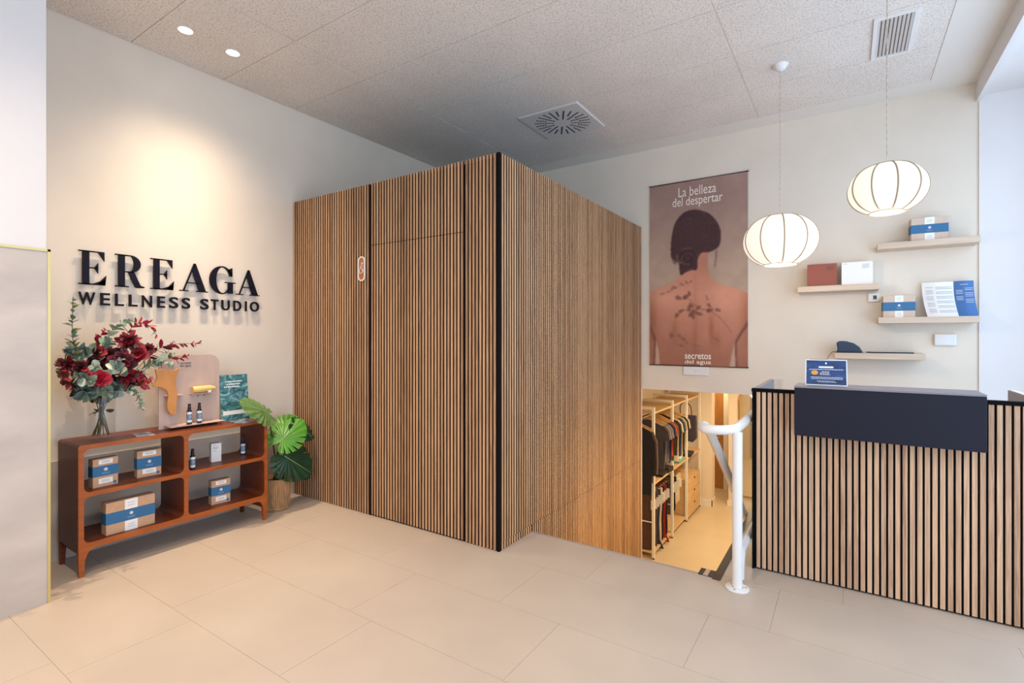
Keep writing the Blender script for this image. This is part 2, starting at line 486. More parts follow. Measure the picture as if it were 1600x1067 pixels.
mb = MB(); mb.box(XB - 0.02, XB, YF, YF + 0.02, 0.0, BT + 0.003); mb.build('corner_trim', BLACK, cub)
mb = MB(); mb.box(-3.125, -3.111, YF + 0.003, YF + 0.013, 0.0, BT - 0.005); mb.build('joint_strip', BLACK, cub)
slat_part('side_slat_panel', lambda f: slats_y(f, XB - 0.012, YF + 0.024, YB - 0.012, 0.055, BT))
def low(f):
    slats_y(f, XB - 0.012, YF + 0.024, HY0 - 0.002, 0.002, 0.052)
    slats_y(f, XB - 0.012, HY0 + 0.005, YB - 0.012, LZ, 0.052)
slat_part('lower_side_slat_panel', low)
mb = MB(); mb.box(XB - 0.03, XB + 0.002, YB - 0.011, YB - 0.001, LZ, 0.83); mb.build('end_trim', WHITE, cub)

# accessible toilet sign
sg = thing('toilet_sign', 'small upright orange pill sign with white rim and wheelchair symbol on the slats', 'sign', (-3.208, YF - 0.001, 1.935))
M = frameB(-3.208, YF - 0.001, 1.935)
ORG = mat('sign_orange', rgb(176, 104, 48), 0.5)
mb = MB(); mb.mesh(curve_mesh([rrect(-0.036, 0.036, -0.088, 0.088, 0.0355, 8)], 0.003), M @ Matrix.Translation((0, 0, 0.003))); mb.build('sign_plate', ORG, sg)
mb = MB(); mb.mesh(curve_mesh([rrect(-0.040, 0.040, -0.098, 0.098, 0.0395, 8), rrect(-0.031, 0.031, -0.088, 0.088, 0.0305, 8)], 0.0045), M @ Matrix.Translation((0, 0, 0.005))); mb.build('sign_rim', PAPER, sg)
mb = MB()
def line2(mb, pts, r, M, z=0.008): mb.tube([M @ Vector((x, y, z)) for x, y in pts], r, 8)
circ = lambda cx, cy, r, a0=0, a1=360, n=18: [(cx + r * math.cos(R(a0 + (a1 - a0) * k / n)), cy + r * math.sin(R(a0 + (a1 - a0) * k / n))) for k in range(n + 1)]
line2(mb, circ(0.008, 0.042, 0.008), 0.0022, M); line2(mb, circ(-0.005, -0.018, 0.019, 110, 400), 0.0024, M)
line2(mb, [(-0.012, 0.002), (-0.010, 0.022), (0.006, 0.028), (0.010, 0.010), (-0.006, 0.006), (0.014, -0.004), (0.020, -0.026)], 0.0024, M)
mb.build('wheelchair_symbol', PAPER, sg)

# ------------------------------------------------------------------ lower shop floor and stairs
mb = MB(); mb.box(XL, 1.6, HY0 - 0.1, 10.8, LZ - 0.1, LZ); struct(mb.build('floor_lower', LFLOOR))
mb = MB(); mb.box(XL, 1.6, YB + 0.02, 10.8, 0.86, 0.95); struct(mb.build('ceiling_lower', CEILP))
mb = MB(); mb.box(XL, 1.6, 10.4, 10.52, LZ, 0.86); struct(mb.build('wall_lower_far', PL))
mb = MB(); mb.box(XL, -2.75, YB + 0.14, 10.4, LZ, 0.86); struct(mb.build('wall_lower_left', PL))
mb = MB(); mb.box(-2.75, -1.95, 9.18, 9.34, LZ, 0.86); mb.box(-2.03, -1.95, 9.34, 9.42, LZ, .86); struct(mb.build('wall_lower_pier', PL))
mb = MB(); mb.box(-2.75, -1.938, 9.166, 9.18, LZ, LZ + 0.11); mb.box(-1.95, -1.938, 9.166, 9.42, LZ, LZ + 0.11); struct(mb.build('baseboard_lower', WHITE))
mb = MB(); mb.box(-1.72, 1.6, 9.4, 9.5, LZ, 0.86); mb.box(-1.72, -1.60, 9.5, 10.4, LZ, 0.86); struct(mb.build('wall_lower_right', PL))
mb = MB(); mb.box(-0.2, -0.1, YB + 0.14, 9.4, LZ, 0.86); struct(mb.build('wall_lower_side', PL))
mb = MB(); mb.box(-1.74, -1.60, 9.388, 9.4, LZ, LZ + 0.1); mb.box(-1.60, -0.2, 9.388, 9.4, LZ, LZ + 0.1); struct(mb.build('baseboard_far', WHITE))
d = MB(); d.box(-2.42, -1.98, 10.36, 10.40, LZ, 0.62); dd = struct(d.build('door_1', DOORW))
mb = MB(); mb.box(-1.98, -1.90, 10.34, 10.40, LZ, 0.70); mb.box(-2.50, -2.42, 10.34, 10.40, LZ, 0.70); mb.box(-2.50, -1.90, 10.34, 10.40, 0.62, 0.70); struct(mb.build('trim_4', WHITE))
mb = MB(); mb.cyl((-2.06, 10.33, -0.55), (-2.06, 10.36, -0.55), 0.015); mb.cyl((-2.06, 10.33, -0.55), (-2.16, 10.33, -0.55), 0.008)
mb.build('door_handle', METAL, dd)
# stairwell walls below the upper floor
mb = MB(); mb.box(HX1, HX1 + 0.1, HY0, YB, LZ, -0.12); mb.box(HX0, HX1 + 0.1, HY0 - 0.1, HY0, LZ, -0.12); struct(mb.build('wall_stair', PL))
mb = MB(); n = 9
for k in range(n - 1):
    z1 = -0.17 * (k + 1); y0 = HY0 + 0.27 * k
    mb.box(HX0 + 0.002, HX1, y0, y0 + 0.275, LZ, z1)
struct(mb.build('floor_stairs', LFLOOR))
mb = MB(); mb.box(HX0, HX1 + 0.002, HY0 - 0.012, HY0 + 0.006, -0.12, 0.003); struct(mb.build('trim_5', mat('edge_profile', rgb(176, 160, 150), 0.4)))
mb = MB(); mb.box(HX1 - 0.012, HX1 + 0.032, HY0 - 0.03, YB, -0.1, 0.004); struct(mb.build('trim_6', DARKM))
t = thing('corner_plate', 'small striped metal corner plate on the floor edge by the rail post', 'metal plate', (-0.70, 3.14, 0))
for i, m in ((0, DARKM), (1, mat('beige_strip', rgb(196, 172, 150), 0.5)), (2, DARKM)):
    mb = MB(); mb.box(-0.735 + 0.028 * i, -0.709 + 0.028 * i, HY0 - 0.012, HY0 + 0.075, -0.004, 0.005); mb.build('stripe', m, t)

# handrail
rail = thing('stair_handrail', 'white round steel handrail with a hooked end on a floor post at the stair top', 'handrail', (-0.51, 3.04, 0))
mb = MB(); mb.cyl((-0.51, 3.04, 0.008), (-0.51, 3.04, 0.868), 0.0265, n=28); mb.build('post', WHITE, rail, smooth=False)
mb = MB(); mb.lathe((-0.51, 3.04, 0), [(0.0, 0.001), (0.062, 0.001), (0.062, 0.007), (0.058, 0.009), (0.0285, 0.010)]); fl = mb.build('floor_flange', WHITE, rail)
for a in (20, 140, 260):
    mb = MB(); mb.lathe((-0.51 + 0.045 * math.cos(R(a)), 3.04 + 0.045 * math.sin(R(a)), 0.009), [(0.006, 0), (0.006, 0.003), (0, 0.004)], n=6)
    mb.build('bolt', METAL, fl)
path = [(-0.517, 4.95, 0.895), (-0.516, 4.2, 0.893), (-0.516, 3.5, 0.889), (-0.517, 3.16, 0.886), (-0.528, 3.06, 0.882), (-0.565, 3.008, 0.880), (-0.62, 2.994, 0.877),
        (-0.668, 3.005, 0.876), (-0.698, 3.05, 0.877), (-0.702, 3.11, 0.876), (-0.695, 3.165, 0.850), (-0.69, 3.25, 0.790), (-0.687, 3.5, 0.615), (-0.685, 4.2, 0.12), (-0.685, 5.3, -0.66)]
mb = MB(); mb.tube(bez(path, 8), 0.0268, 20); mb.build('rail_tube', WHITE, rail)
mb = MB(); mb.tube(bez([(-0.51, 3.10, 0.03), (-0.513, 3.13, 0.10), (-0.516, 3.20, 0.155), (-0.516, 3.34, 0.165), (-0.516, 4.95, 0.17)], 6), 0.026, 16); mb.build('lower_tube', WHITE, rail)
mb = MB(); mb.cyl((-0.516, 4.93, 0.0), (-0.516, 4.93, 0.88), 0.0285, n=20); mb.build('post', WHITE, rail)
for z in (0.80, 0.22):
    mb = MB(); mb.box(-0.522, -0.506, 3.068, 3.10, z, z + 0.045, 0.003); mb.build('glass_clamp', METAL, rail)
mb = MB(); mb.box(-0.518, -0.511, 3.09, 4.88, 0.205, 0.85); mb.build('glass_panel', TGLASS, rail)

# mirror in the lower room, strip lamp
t = thing('arched_mirror', 'tall arched mirror with thin gold frame seen below through the railing', 'mirror', (-1.22, 9.3, -0.5))
GOLD = mat('gold_frame', rgb(206, 160, 70), 0.3, 0.8)
arch = [(-0.24, -0.7), (0.24, -0.7)] + [(0.24 * math.cos(R(a)), 0.92 + 0.24 * math.sin(R(a))) for a in range(0, 181, 12)]
mb = MB(); mb.prism(arch, 0.002, 0.008, frameB(-1.30, 9.39, -0.62)); mb.build('mirror_glass', mat('mirror_silver', (0.85, 0.85, 0.82, 1), 0.06, 1.0), t)
mb = MB(); mb.tube([frameB(-1.30, 9.385, -0.62) @ Vector((x, y, 0.008)) for x, y in arch], 0.016, 8, closed=True); mb.build('frame', GOLD, t)
t = MB(); t.tube([(-0.822, 5.60, 0.822), (-0.77, 5.60, 0.745)], 0.008, 8)
tag(t.build('strip_lamp', mat('strip_glow', (1, .95, .85, 1), 0.5, emit=(1, 0.92, 0.78, 1), es=4)), 'short glowing white strip lamp under the wall edge beside the desk', 'lamp')

# ------------------------------------------------------------------ ceiling fittings
def round_diffuser():
    cx, cy = -2.25, 4.27
    t = thing('ceiling_diffuser', 'square white ceiling plate with a ring of radial air slots', 'air vent', (cx, cy, H))
    mb = MB(); mb.box(cx - 0.303, cx + 0.297, cy - 0.303, cy + 0.303, H - 0.012, H + 0.006, 0.002); mb.build('plate', mat('vent_white', rgb(214, 210, 208), 0.45), t)
    for k in range(24):
        mb = MB(); a = 2 * PI * k / 24; r0 = 0.085 if k % 2 == 0 else 0.155
        M = Matrix.Translation((cx, cy, H - 0.0125)) @ Matrix.Rotation(a, 4, 'Z')
        r = r0
        while r < 0.262:
            r1 = min(r + 0.027, 0.268)
            mb.box(r, r1 - 0.006, -0.0075, 0.0075, -0.0004, 0.001, M=M); r = r1
        mb.build('slot', BLACK, t)
round_diffuser()
def ac_grille():
    x0, x1, y0, y1 = 0.142, 0.375, 3.99, 4.56
    t = thing('air_grille', 'rectangular white ceiling grille with parallel louvres above the desk', 'air vent', ((x0 + x1) / 2, (y0 + y1) / 2, H))
    mb = MB(); z0, z1 = H - 0.012, H
    mb.box(x0, x1, y0, y0 + 0.022, z0, z1); mb.box(x0, x1, y1 - 0.022, y1, z0, z1); mb.box(x0, x0 + 0.022, y0 + 0.022, y1 - 0.022, z0, z1); mb.box(x1 - 0.022, x1, y0 + 0.022, y1 - 0.022, z0, z1)
    mb.build('frame', WHITEP, t)
    mb = MB(); mb.box(x0 + 0.02, x1 - 0.02, y0 + 0.02, y1 - 0.02, H - 0.001, H + 0.001); mb.build('backing', mat('grille_dark', rgb(110, 96, 88), 0.8), t)
    n = 9
    for k in range(n):
        x = x0 + 0.03 + (x1 - x0 - 0.06) * k / (n - 1)
        mb = MB(); mb.box(-0.0075, 0.0075, y0 + 0.02, y1 - 0.02, -0.0012, 0.0012, M=Matrix.Translation((x, 0, H - 0.006)) @ Matrix.Rotation(R(28), 4, 'Y'))
        mb.build('louvre', WHITEP, t)
ac_grille()
GLOW = mat('lamp_glow', (1, 0.95, 0.85, 1), 0.5, emit=(1, 0.90, 0.74, 1), es=14)
def beam(l, n):
    """reflector lamp: intensity falls off with the angle from its axis"""
    l.use_nodes = True; nt = l.node_tree; e = nt.nodes['Emission']
    tc = nt.nodes.new('ShaderNodeTexCoord'); sp = nt.nodes.new('ShaderNodeSeparateXYZ'); nt.links.new(tc.outputs['Normal'], sp.inputs[0])
    a = nt.nodes.new('ShaderNodeMath'); a.operation = 'ABSOLUTE'; nt.links.new(sp.outputs[2], a.inputs[0])
    p = nt.nodes.new('ShaderNodeMath'); p.operation = 'POWER'; nt.links.new(a.outputs[0], p.inputs[0]); p.inputs[1].default_value = n
    nt.links.new(p.outputs[0], e.inputs['Strength'])
def downlight(x, y, label, power, col=(1.0, 0.79, 0.57), ang=130, blend=0.6, peak=9):
    t = thing('ceiling_spotlight', label, 'spotlight', (x, y, H), 'recessed spotlights in the ceiling')
    mb = MB(); mb.lathe((x, y, H), [(0.040, 0.0), (0.050, -0.001), (0.050, -0.006), (0.044, -0.008), (0.038, -0.003)]); mb.build('ring', WHITEP, t)
    mb = MB(); mb.lathe((x, y, H), [(0.0, -0.003), (0.039, -0.003)]); mb.build('lens', GLOW, t)
    l = bpy.data.lights.new('spotlight_beam', 'SPOT'); l.energy = power; l.color = col; l.spot_size = R(ang); l.spot_blend = blend; l.shadow_soft_size = 0.012
    beam(l, peak)
    o = bpy.data.objects.new('spotlight_beam', l); COL.objects.link(o); o.location = (0, 0, -0.02); o.parent = t
    return t
DW = 165
downlight(-3.655, 1.61, 'glowing ceiling spotlight farther left of the two', DW)
downlight(-3.665, 1.925, 'glowing ceiling spotlight nearer the wooden cubicle of the two', DW)

for k, (x, y) in enumerate(((-2.3, 0.6), (-1.0, 0.6), (-2.9, -0.9), (-1.1, -0.9))):
    downlight(x, y, 'recessed ceiling spotlight, %s' % ('behind the viewer to the left', 'behind the viewer to the right', 'far behind the viewer to the left', 'far behind the viewer to the right')[k], 112, (1.0, 0.79, 0.58), 150, 0.6, 2)

# ------------------------------------------------------------------ pendants
SHADE = pendant_glow('shade_glow', (1.0, 0.91, 0.78, 1), 0.84)
RIB = mat('shade_rib', rgb(166, 146, 120), 0.6)
CORD = mat('twisted_cord', rgb(196, 184, 168), 0.8, noise=0.2, nscale=300)
def pendant(x, y, z, rx, rz, ztop, label, power, rose=True):
    t = thing('pendant_lamp', label, 'pendant lamp', (x, y, z), 'ribbed lantern pendants above the desk')
    prof = [(rx * max(0.0, math.cos(a)) ** 0.85, rz * math.sin(a)) for a in [R(-68 + 136 * k / 20) for k in range(21)]]
    mb = MB(); mb.lathe((x, y, z), [(0, prof[0][1])] + prof + [(0.012, prof[-1][1])], n=48); rb = mb.build('lamp_shade', SHADE, t, smooth=True)
    n = 10
    for k in range(n):
        a = R(-27) + 2 * PI * (k + 0.5) / n + 0.05
        mb = MB(); mb.tube([(x + (r + 0.001) * math.cos(a), y + (r + 0.001) * math.sin(a), z + zz) for r, zz in prof], 0.0044, 6); mb.build('rib', RIB, rb)
    for zz, r in ((prof[0][1], prof[0][0]), (prof[-1][1], prof[-1][0])):
        mb = MB(); mb.tube([(x + r * math.cos(R(q)), y + r * math.sin(R(q)), z + zz) for q in range(0, 360, 12)], 0.004, 6, closed=True); mb.build('ring', RIB, rb)
    mb = MB(); mb.cyl((x, y, z + rz * 0.5), (x, y, z + rz + 0.012), 0.007, n=12); mb.build('socket', WHITEP, t)
    mb = MB()
    for ph in (0, PI):
        mb.tube([(x + 0.0018 * math.cos(ph + q * 0.9), y + 0.0018 * math.sin(ph + q * 0.9), z + rz + 0.03 + (ztop - z - rz - 0.04) * q / 90) for q in range(91)], 0.002, 6)
    mb.build('cord', CORD, t)
    mb = MB(); mb.lathe((x, y, ztop), [(0.0, -0.045), (0.012, -0.045), (0.03, -0.038), (0.052, -0.012), (0.055, 0.0)]); mb.build('ceiling_rose', WHITEP, t, smooth=True)
    l = bpy.data.lights.new('pendant_bulb', 'POINT'); l.energy = power; l.color = (1.0, 0.80, 0.56); l.shadow_soft_size = 0.06
    o = bpy.data.objects.new('pendant_bulb', l); COL.objects.link(o); o.location = (0, 0, -rz - 0.02); o.parent = t
    return t
pendant(-0.42, 4.275, 2.115, 0.252, 0.192, H, 'lower left glowing cream lantern pendant, its ceiling rose in view', 13)
pendant(0.188, 3.585, 2.238, 0.188, 0.1425, H, 'upper right glowing cream lantern pendant, higher of the two', 8)

# ------------------------------------------------------------------ wall lettering
def glyph_serif(ch, mb, M, w, h, mi=0, d0=0.0, d1=0.012):
    """high contrast roman capitals, w wide, h high, at local origin"""
    P = lambda pts: mb.prism([(x * w, y * h) for x, y in pts], d0, d1, M, mi)
    def rect(a, b, c, d): P([(a, c), (b, c), (b, d), (a, d)])
    def ringseg(cx, cy, rx0, ry0, rx1, ry1, a0, a1, n=20):
        o = [(cx + rx1 * math.cos(R(a0 + (a1 - a0) * k / n)), cy + ry1 * math.sin(R(a0 + (a1 - a0) * k / n))) for k in range(n + 1)]
        i = [(cx + rx0 * math.cos(R(a0 + (a1 - a0) * k / n)), cy + ry0 * math.sin(R(a0 + (a1 - a0) * k / n))) for k in range(n + 1)]
        for k in range(n): P([o[k], o[k + 1], i[k + 1], i[k]])
    if ch == 'E':
        rect(0.13, 0.38, 0, 1); rect(0, 0.55, 0, 0.035); rect(0, 0.55, 0.965, 1)
        rect(0.38, 0.93, 0.965, 1); rect(0.38, 0.96, 0, 0.035)
        P([(0.70, 0.965), (0.93, 0.965), (0.93, 0.72)]); P([(0.68, 0.035), (1.0, 0.30), (0.96, 0.0)]); P([(0.5, 0.035), (0.96, 0.02), (0.98, 0.18)])
        rect(0.38, 0.70, 0.485, 0.52); P([(0.70, 0.66), (0.70, 0.345), (0.56, 0.50)])
    if ch == 'R':
        rect(0.10, 0.32, 0, 1); rect(0, 0.45, 0, 0.035); rect(0, 0.45, 0.965, 1)
        rect(0.32, 0.52, 0.965, 1); rect(0.32, 0.52, 0.46, 0.495)
        ringseg(0.50, 0.73, 0.12, 0.235, 0.36, 0.27, -90, 90)
        P([(0.42, 0.48), (0.62, 0.50), (0.86, 0.06), (0.66, 0.02)]); P([(0.66, 0.02), (0.86, 0.07), (1.0, 0.035), (0.97, 0.0), (0.72, -0.01)])
    if ch == 'A':
        P([(0.50, 1.0), (0.56, 1.0), (0.93, 0.02), (0.68, 0.02), (0.45, 0.70)])
        P([(0.50, 1.0), (0.53, 0.94), (0.165, 0.02), (0.115, 0.02)])
        rect(0.25, 0.68, 0.29, 0.325); rect(0, 0.30, 0, 0.035); rect(0.58, 1.0, 0, 0.035)
    if ch == 'G':
        ringseg(0.50, 0.50, 0.245, 0.475, 0.50, 0.52, 90, 270); ringseg(0.50, 0.50, 0.30, 0.475, 0.42, 0.52, 20, 90); ringseg(0.50, 0.50, 0.30, 0.475, 0.34, 0.52, 270, 325)
        P([(0.88, 0.98), (0.90, 0.98), (0.90, 0.66), (0.87, 0.66), (0.70, 0.90)])
        rect(0.72, 0.92, 0.02, 0.42); rect(0.60, 1.04, 0.41, 0.445)
sign = thing('wall_lettering', 'dark navy raised letters spelling EREAGA WELLNESS STUDIO on the cream wall', 'sign', (XL + 0.02, 1.78, 1.78))
for ch, y0, y1, z1 in (('E', 1.179, 1.325, 1.958), ('R', 1.374, 1.546, 1.958), ('E', 1.581, 1.731, 1.956), ('A', 1.768, 1.966, 1.950), ('G', 1.979, 2.172, 1.95), ('A', 2.183, 2.377, 1.945)):
    mb = MB(); glyph_serif(ch, mb, frameL(XL + 0.016, y0, 1.736), y1 - y0, z1 - 1.738); mb.build('letter', LETTER, sign)
for ch, y0, y1 in (('W', 1.179, 1.266), ('E', 1.293, 1.346), ('L', 1.374, 1.423), ('L', 1.452, 1.503), ('N', 1.53, 1.591), ('E', 1.625, 1.673), ('S', 1.7, 1.76), ('S', 1.784, 1.841),
                   ('S', 1.913, 1.972), ('T', 1.990, 2.045), ('U', 2.070, 2.132), ('D', 2.163, 2.225), ('I', 2.257, 2.270), ('O', 2.298, 2.373)):
    mb = MB(); fit_text(mb, ch, frameL(XL + 0.022, y0, 1.605), 0, y1 - y0, 0, 0.082, ext=0.006, offset=0.016 if ch != 'I' else 0.0); mb.build('letter', LETTER, sign)

# ------------------------------------------------------------------ console
CX0, CX1, CY0, CY1, CT = -4.045, -3.70, 1.062, 2.205, 0.766
con = thing('open_console', 'low reddish cherry wood console with four open rounded compartments on slim legs', 'console', (-3.87, 1.63, 0))
def MF(x): return Matrix(((0, 0, 1, x), (1, 0, 0, 0), (0, 1, 0, 0), (0, 0, 0, 1)))
outer = [(CY0, CT - 0.01), (CY0 + 0.01, CT), (CY1 - 0.01, CT), (CY1, CT - 0.01), (CY1, 0.150), (CY1 - 0.02, 0.118)] + [(CY1 - 0.033, 0.10), (CY1 - 0.040, 0.125), (CY1 - 0.052, 0.145), (CY1 - 0.075, 0.156)] \
    + [(CY0 + 0.075, 0.156), (CY0 + 0.052, 0.145), (CY0 + 0.040, 0.125), (CY0 + 0.033, 0.10), (CY0 + 0.02, 0.118), (CY0, 0.150)]
holes = []
YM0, YM1 = 1.622, 1.648
for (a, b) in ((CY0 + 0.026, YM0), (YM1, CY1 - 0.022)):
    holes.append(rrect(a, b, 0.487, CT - 0.025, 0.032)); holes.append(rrect(a, b, 0.192, 0.462, 0.032))
me = curve_mesh([outer] + holes, (CX1 - CX0) / 2 - 0.004)
mb = MB(); mb.mesh(me, MF((CX0 + CX1) / 2 - 0.004)); mb.build('carcass', CHER, con)
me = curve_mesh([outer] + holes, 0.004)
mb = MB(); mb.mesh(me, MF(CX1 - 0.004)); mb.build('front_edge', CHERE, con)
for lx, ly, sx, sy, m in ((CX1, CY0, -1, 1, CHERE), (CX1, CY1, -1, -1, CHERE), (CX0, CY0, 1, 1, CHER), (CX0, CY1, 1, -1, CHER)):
    mb = MB(); w0, w1 = 0.035, 0.022
    top = [(0, 0), (w0, 0), (w0, w0), (0, w0)]; bot = [(0.004, 0.004), (w1 + .004, 0.004), (w1 + .004, w1 + .004), (0.004, w1 + .004)]
    A = mb.ring([(lx + sx * a, ly + sy * b, 0.162) for a, b in top]); B = mb.ring([(lx + sx * a, ly + sy * b, 0.0) for a, b in bot])
    mb.bm.faces.new(A); mb.bm.faces.new(B[::-1])
    for k in range(4): mb.bm.faces.new((A[k], A[(k + 1) % 4], B[(k + 1) % 4], B[k]))
    mb.build('leg', m, con)

# ------------------------------------------------------------------ kraft gift boxes
def emblem(mb, M, r, z):
    mb.mesh(curve_mesh([circ(0, 0, r, 0, 345, 16)], 0.0002), M @ Matrix.Translation((0, 0, z)))
def kraft_box(name, label, group, loc, w, d, h, rz, band=(0.36, 0.74), wide=False, pale=False, sticker=False):
    """front faces local -y"""
    t = thing(name, label, 'box', loc, group, rz)
    K = KRAFTL if pale else KRAFT
    f = frameB(0, -d / 2, 0)
    def P(nm, mb, m, par=t): return mb.build(nm, m, par, keep=True)
    mb = MB(); mb.box(-w / 2, w / 2, -d / 2, d / 2, 0, h, 0.0015); P('carton', mb, K)
    mb = MB(); e = 0.0006; mb.box(-w / 2 - e, w / 2 + e, -d / 2 - e, d / 2 + e, h * band[0], h * band[1]); bd = P('band', mb, BLUE)
    lw = 0.13 if wide else 0.28
    for a, b in ((0.80, 0.95), (0.12, 0.30)) if not wide else ((band[1], 0.999), (0.001, band[0])):
        mb = MB(); mb.box(-w * lw, w * lw, -d / 2 - 0.0011, -d / 2, h * a, h * b); lb = P('paper_label', mb, PAPER)
        mb = MB()
        for q in range(2): mb.box(-w * lw * 0.55, w * lw * 0.55, -d / 2 - 0.0014, -d / 2 - 0.001, h * (a + (b - a) * (0.35 + 0.25 * q)), h * (a + (b - a) * (0.35 + 0.25 * q)) + 0.0025)
        P('print', mb, INK, lb)
    mb = MB(); emblem(mb, f, 0.010, 0.0012); mb.mesh(f.to_3x3().to_4x4() and curve_mesh([circ(0, 0, 0.0095, 0, 345, 16)], 0.0002), Matrix.Translation((0, 0, 0)) @ f @ Matrix.Translation((0, h * (band[0] + band[1]) / 2 + 0.01, 0.0012)))
    mb.bm.clear()
    mb.mesh(curve_mesh([circ(0, 0, 0.0095, 0, 345, 16), circ(0, 0, 0.0065, 0, 345, 16), circ(0.001, 0.0, 0.0045, 0, 345, 12)], 0.0002), f @ Matrix.Translation((0, h * ((band[0] + band[1]) / 2) + 0.008, 0.0012)))
    P('emblem', mb, PAPER, bd)
    mb = MB()
    for q in range(2): mb.box(-0.022 + 0.004 * q, 0.022 - 0.004 * q, -d / 2 - 0.0013, -d / 2 - 0.0005, h * ((band[0] + band[1]) / 2) - 0.013 - 0.006 * q, h * ((band[0] + band[1]) / 2) - 0.0115 - 0.006 * q)
    P('print', mb, mat('band_print', rgb(150, 176, 205), 0.7) if 'band_print' not in MATS else MATS['band_print'], bd)
    if sticker:
        mb = MB(); mb.mesh(curve_mesh([circ(0, 0, 0.009, 0, 345, 16)], 0.0003), f @ Matrix.Translation((w * 0.36, h * 0.10, 0.0008))); P('round_sticker', mb, BLUE)
    return t
def onconsole(px, py, z): return onX(px, py, -3.8)
GB = 'small kraft boxes with a blue band in the console'
SH1, SH0 = 0.487, 0.192
kraft_box('gift_box', 'small kraft box with blue band, leftmost on the upper console shelf', GB, (-3.80, 1.212, SH1), 0.132, 0.055, 0.172, R(90 + 6), (0.38, 0.74), sticker=True)
kraft_box('gift_box', 'small kraft box with blue band, upper console shelf, beside the divider', GB, (-3.83, 1.460, SH1), 0.135, 0.055, 0.172, R(90 - 4), (0.32, 0.72), sticker=True)
kraft_box('gift_box', 'small kraft box with blue band alone in the lower right compartment', GB, (-3.81, 1.905, SH0), 0.128, 0.055, 0.172, R(90 - 5), (0.36, 0.72), sticker=True)
kraft_box('gift_box', 'large wide kraft box with blue band in the lower left compartment', 'wide kraft boxes with a blue band', (-3.775, 1.335, SH0), 0.262, 0.07, 0.195, R(90 + 1), (0.32, 0.68), wide=True)

# pump bottles
def bottle(label, loc, tall=1.0, group='dark pump bottles with pale blue labels', blue=rgb(110, 140, 168)):
    t = thing('pump_bottle', label, 'bottle', loc, group)
    def P(nm, mb, m, par=t): return mb.build(nm, m, par, keep=True)
    r = 0.0165; hb = 0.088 * tall
    mb = MB(); mb.lathe((0, 0, 0), [(0, 0), (r, 0), (r, hb), (r * 0.85, hb + 0.004), (0.009, hb + 0.007), (0.009, hb + 0.012)], n=24); bo = P('bottle_body', mb, BLK)
    mb = MB(); mb.lathe((0, 0, 0), [(0.0105, hb + 0.008), (0.0105, hb + 0.028), (0.0085, hb + 0.030), (0.0085, hb + 0.048), (0.007, hb + 0.050), (0, hb + 0.050)], n=20)
    mb.box(0.0, 0.018, -0.004, 0.004, hb + 0.041, hb + 0.050, 0.001); P('pump', mb, BLK)
    for a, b, m in ((0.12, 0.30, PAPER), (0.30, 0.76, None), (0.76, 0.94, PAPER)):
        mm = m
        if mm is None:
            mm = MATS.get('bottle_label') or mat('bottle_label', blue, 0.5)
        mb = MB()
        pts0 = [(r + 0.0004) * math.cos(R(q)) for q in range(-75, 76, 10)]
        rows = [[(( r + 0.0005) * math.cos(R(q)), (r + 0.0005) * math.sin(R(q)), hb * z) for z in (a, b)] for q in range(-80, 81, 10)]
        mb.grid(rows); lb = P('bottle_label', mb, mm, bo)
    mb = MB()
    for z in (0.5, 0.58):
        mb.grid([[((r + 0.0008) * math.cos(R(q)), (r + 0.0008) * math.sin(R(q)), hb * z + e) for e in (0, 0.0015)] for q in range(-25, 26, 10)])
    P('print', mb, PAPER, bo)
    return t
bottle('dark pump bottle left on the display board ledge', onX(294, 660, -3.825) * 1.0)
bottle('dark pump bottle right on the display board ledge', onX(311, 656, -3.822) * 1.0)
def setz(o, z): o.location.z = z
bs = [o for o in COL.objects if o.name.startswith('pump_bottle') and o.type == 'EMPTY']
for o, (x, y) in zip(bs, ((-3.805, 1.700), (-3.805, 1.765))): o.location = (x, y, 0.795)
bottle('dark pump bottle on the upper console shelf just right of the divider', (-3.77, 1.705, SH1))
bottle('dark pump bottle on the upper console shelf at its far right end', (-3.90, 2.125, SH1), 1.02)
# white carton
t = thing('white_carton', 'plain white carton standing on the upper console shelf between two bottles', 'box', (-3.86, 1.90, SH1), rz=R(90 - 12))
mb = MB(); mb.box(-0.033, 0.033, -0.028, 0.028, 0, 0.135, 0.001); mb.build('carton', PAPER, t, keep=True)
mb = MB()
for k, (w_, z) in enumerate(((0.012, 0.120), (0.02, 0.108), (0.022, 0.103), (0.022, 0.098), (0.018, 0.093), (0.014, 0.078))): mb.box(-0.022, -0.022 + w_ * 1.6, -0.0286, -0.028, z, z + 0.002)
mb.build('print', INK, t, keep=True)
# power adapter with red light on the wall behind the console
t = thing('power_adapter', 'dark mains adapter with a small red light behind the lower left compartment', 'adapter', (-4.05, 1.16, 0.30))
mb = MB(); mb.box(-4.118, -4.06, 1.10, 1.19, 0.22, 0.42, 0.004); mb.build('housing', DARKM, t)
mb = MB(); mb.box(-4.06, -4.056, 1.165, 1.172, 0.36, 0.385); mb.build('indicator_light', mat('red_led', (1, 0.1, 0.05, 1), 0.5, emit=(1, 0.08, 0.03, 1), es=3), t)

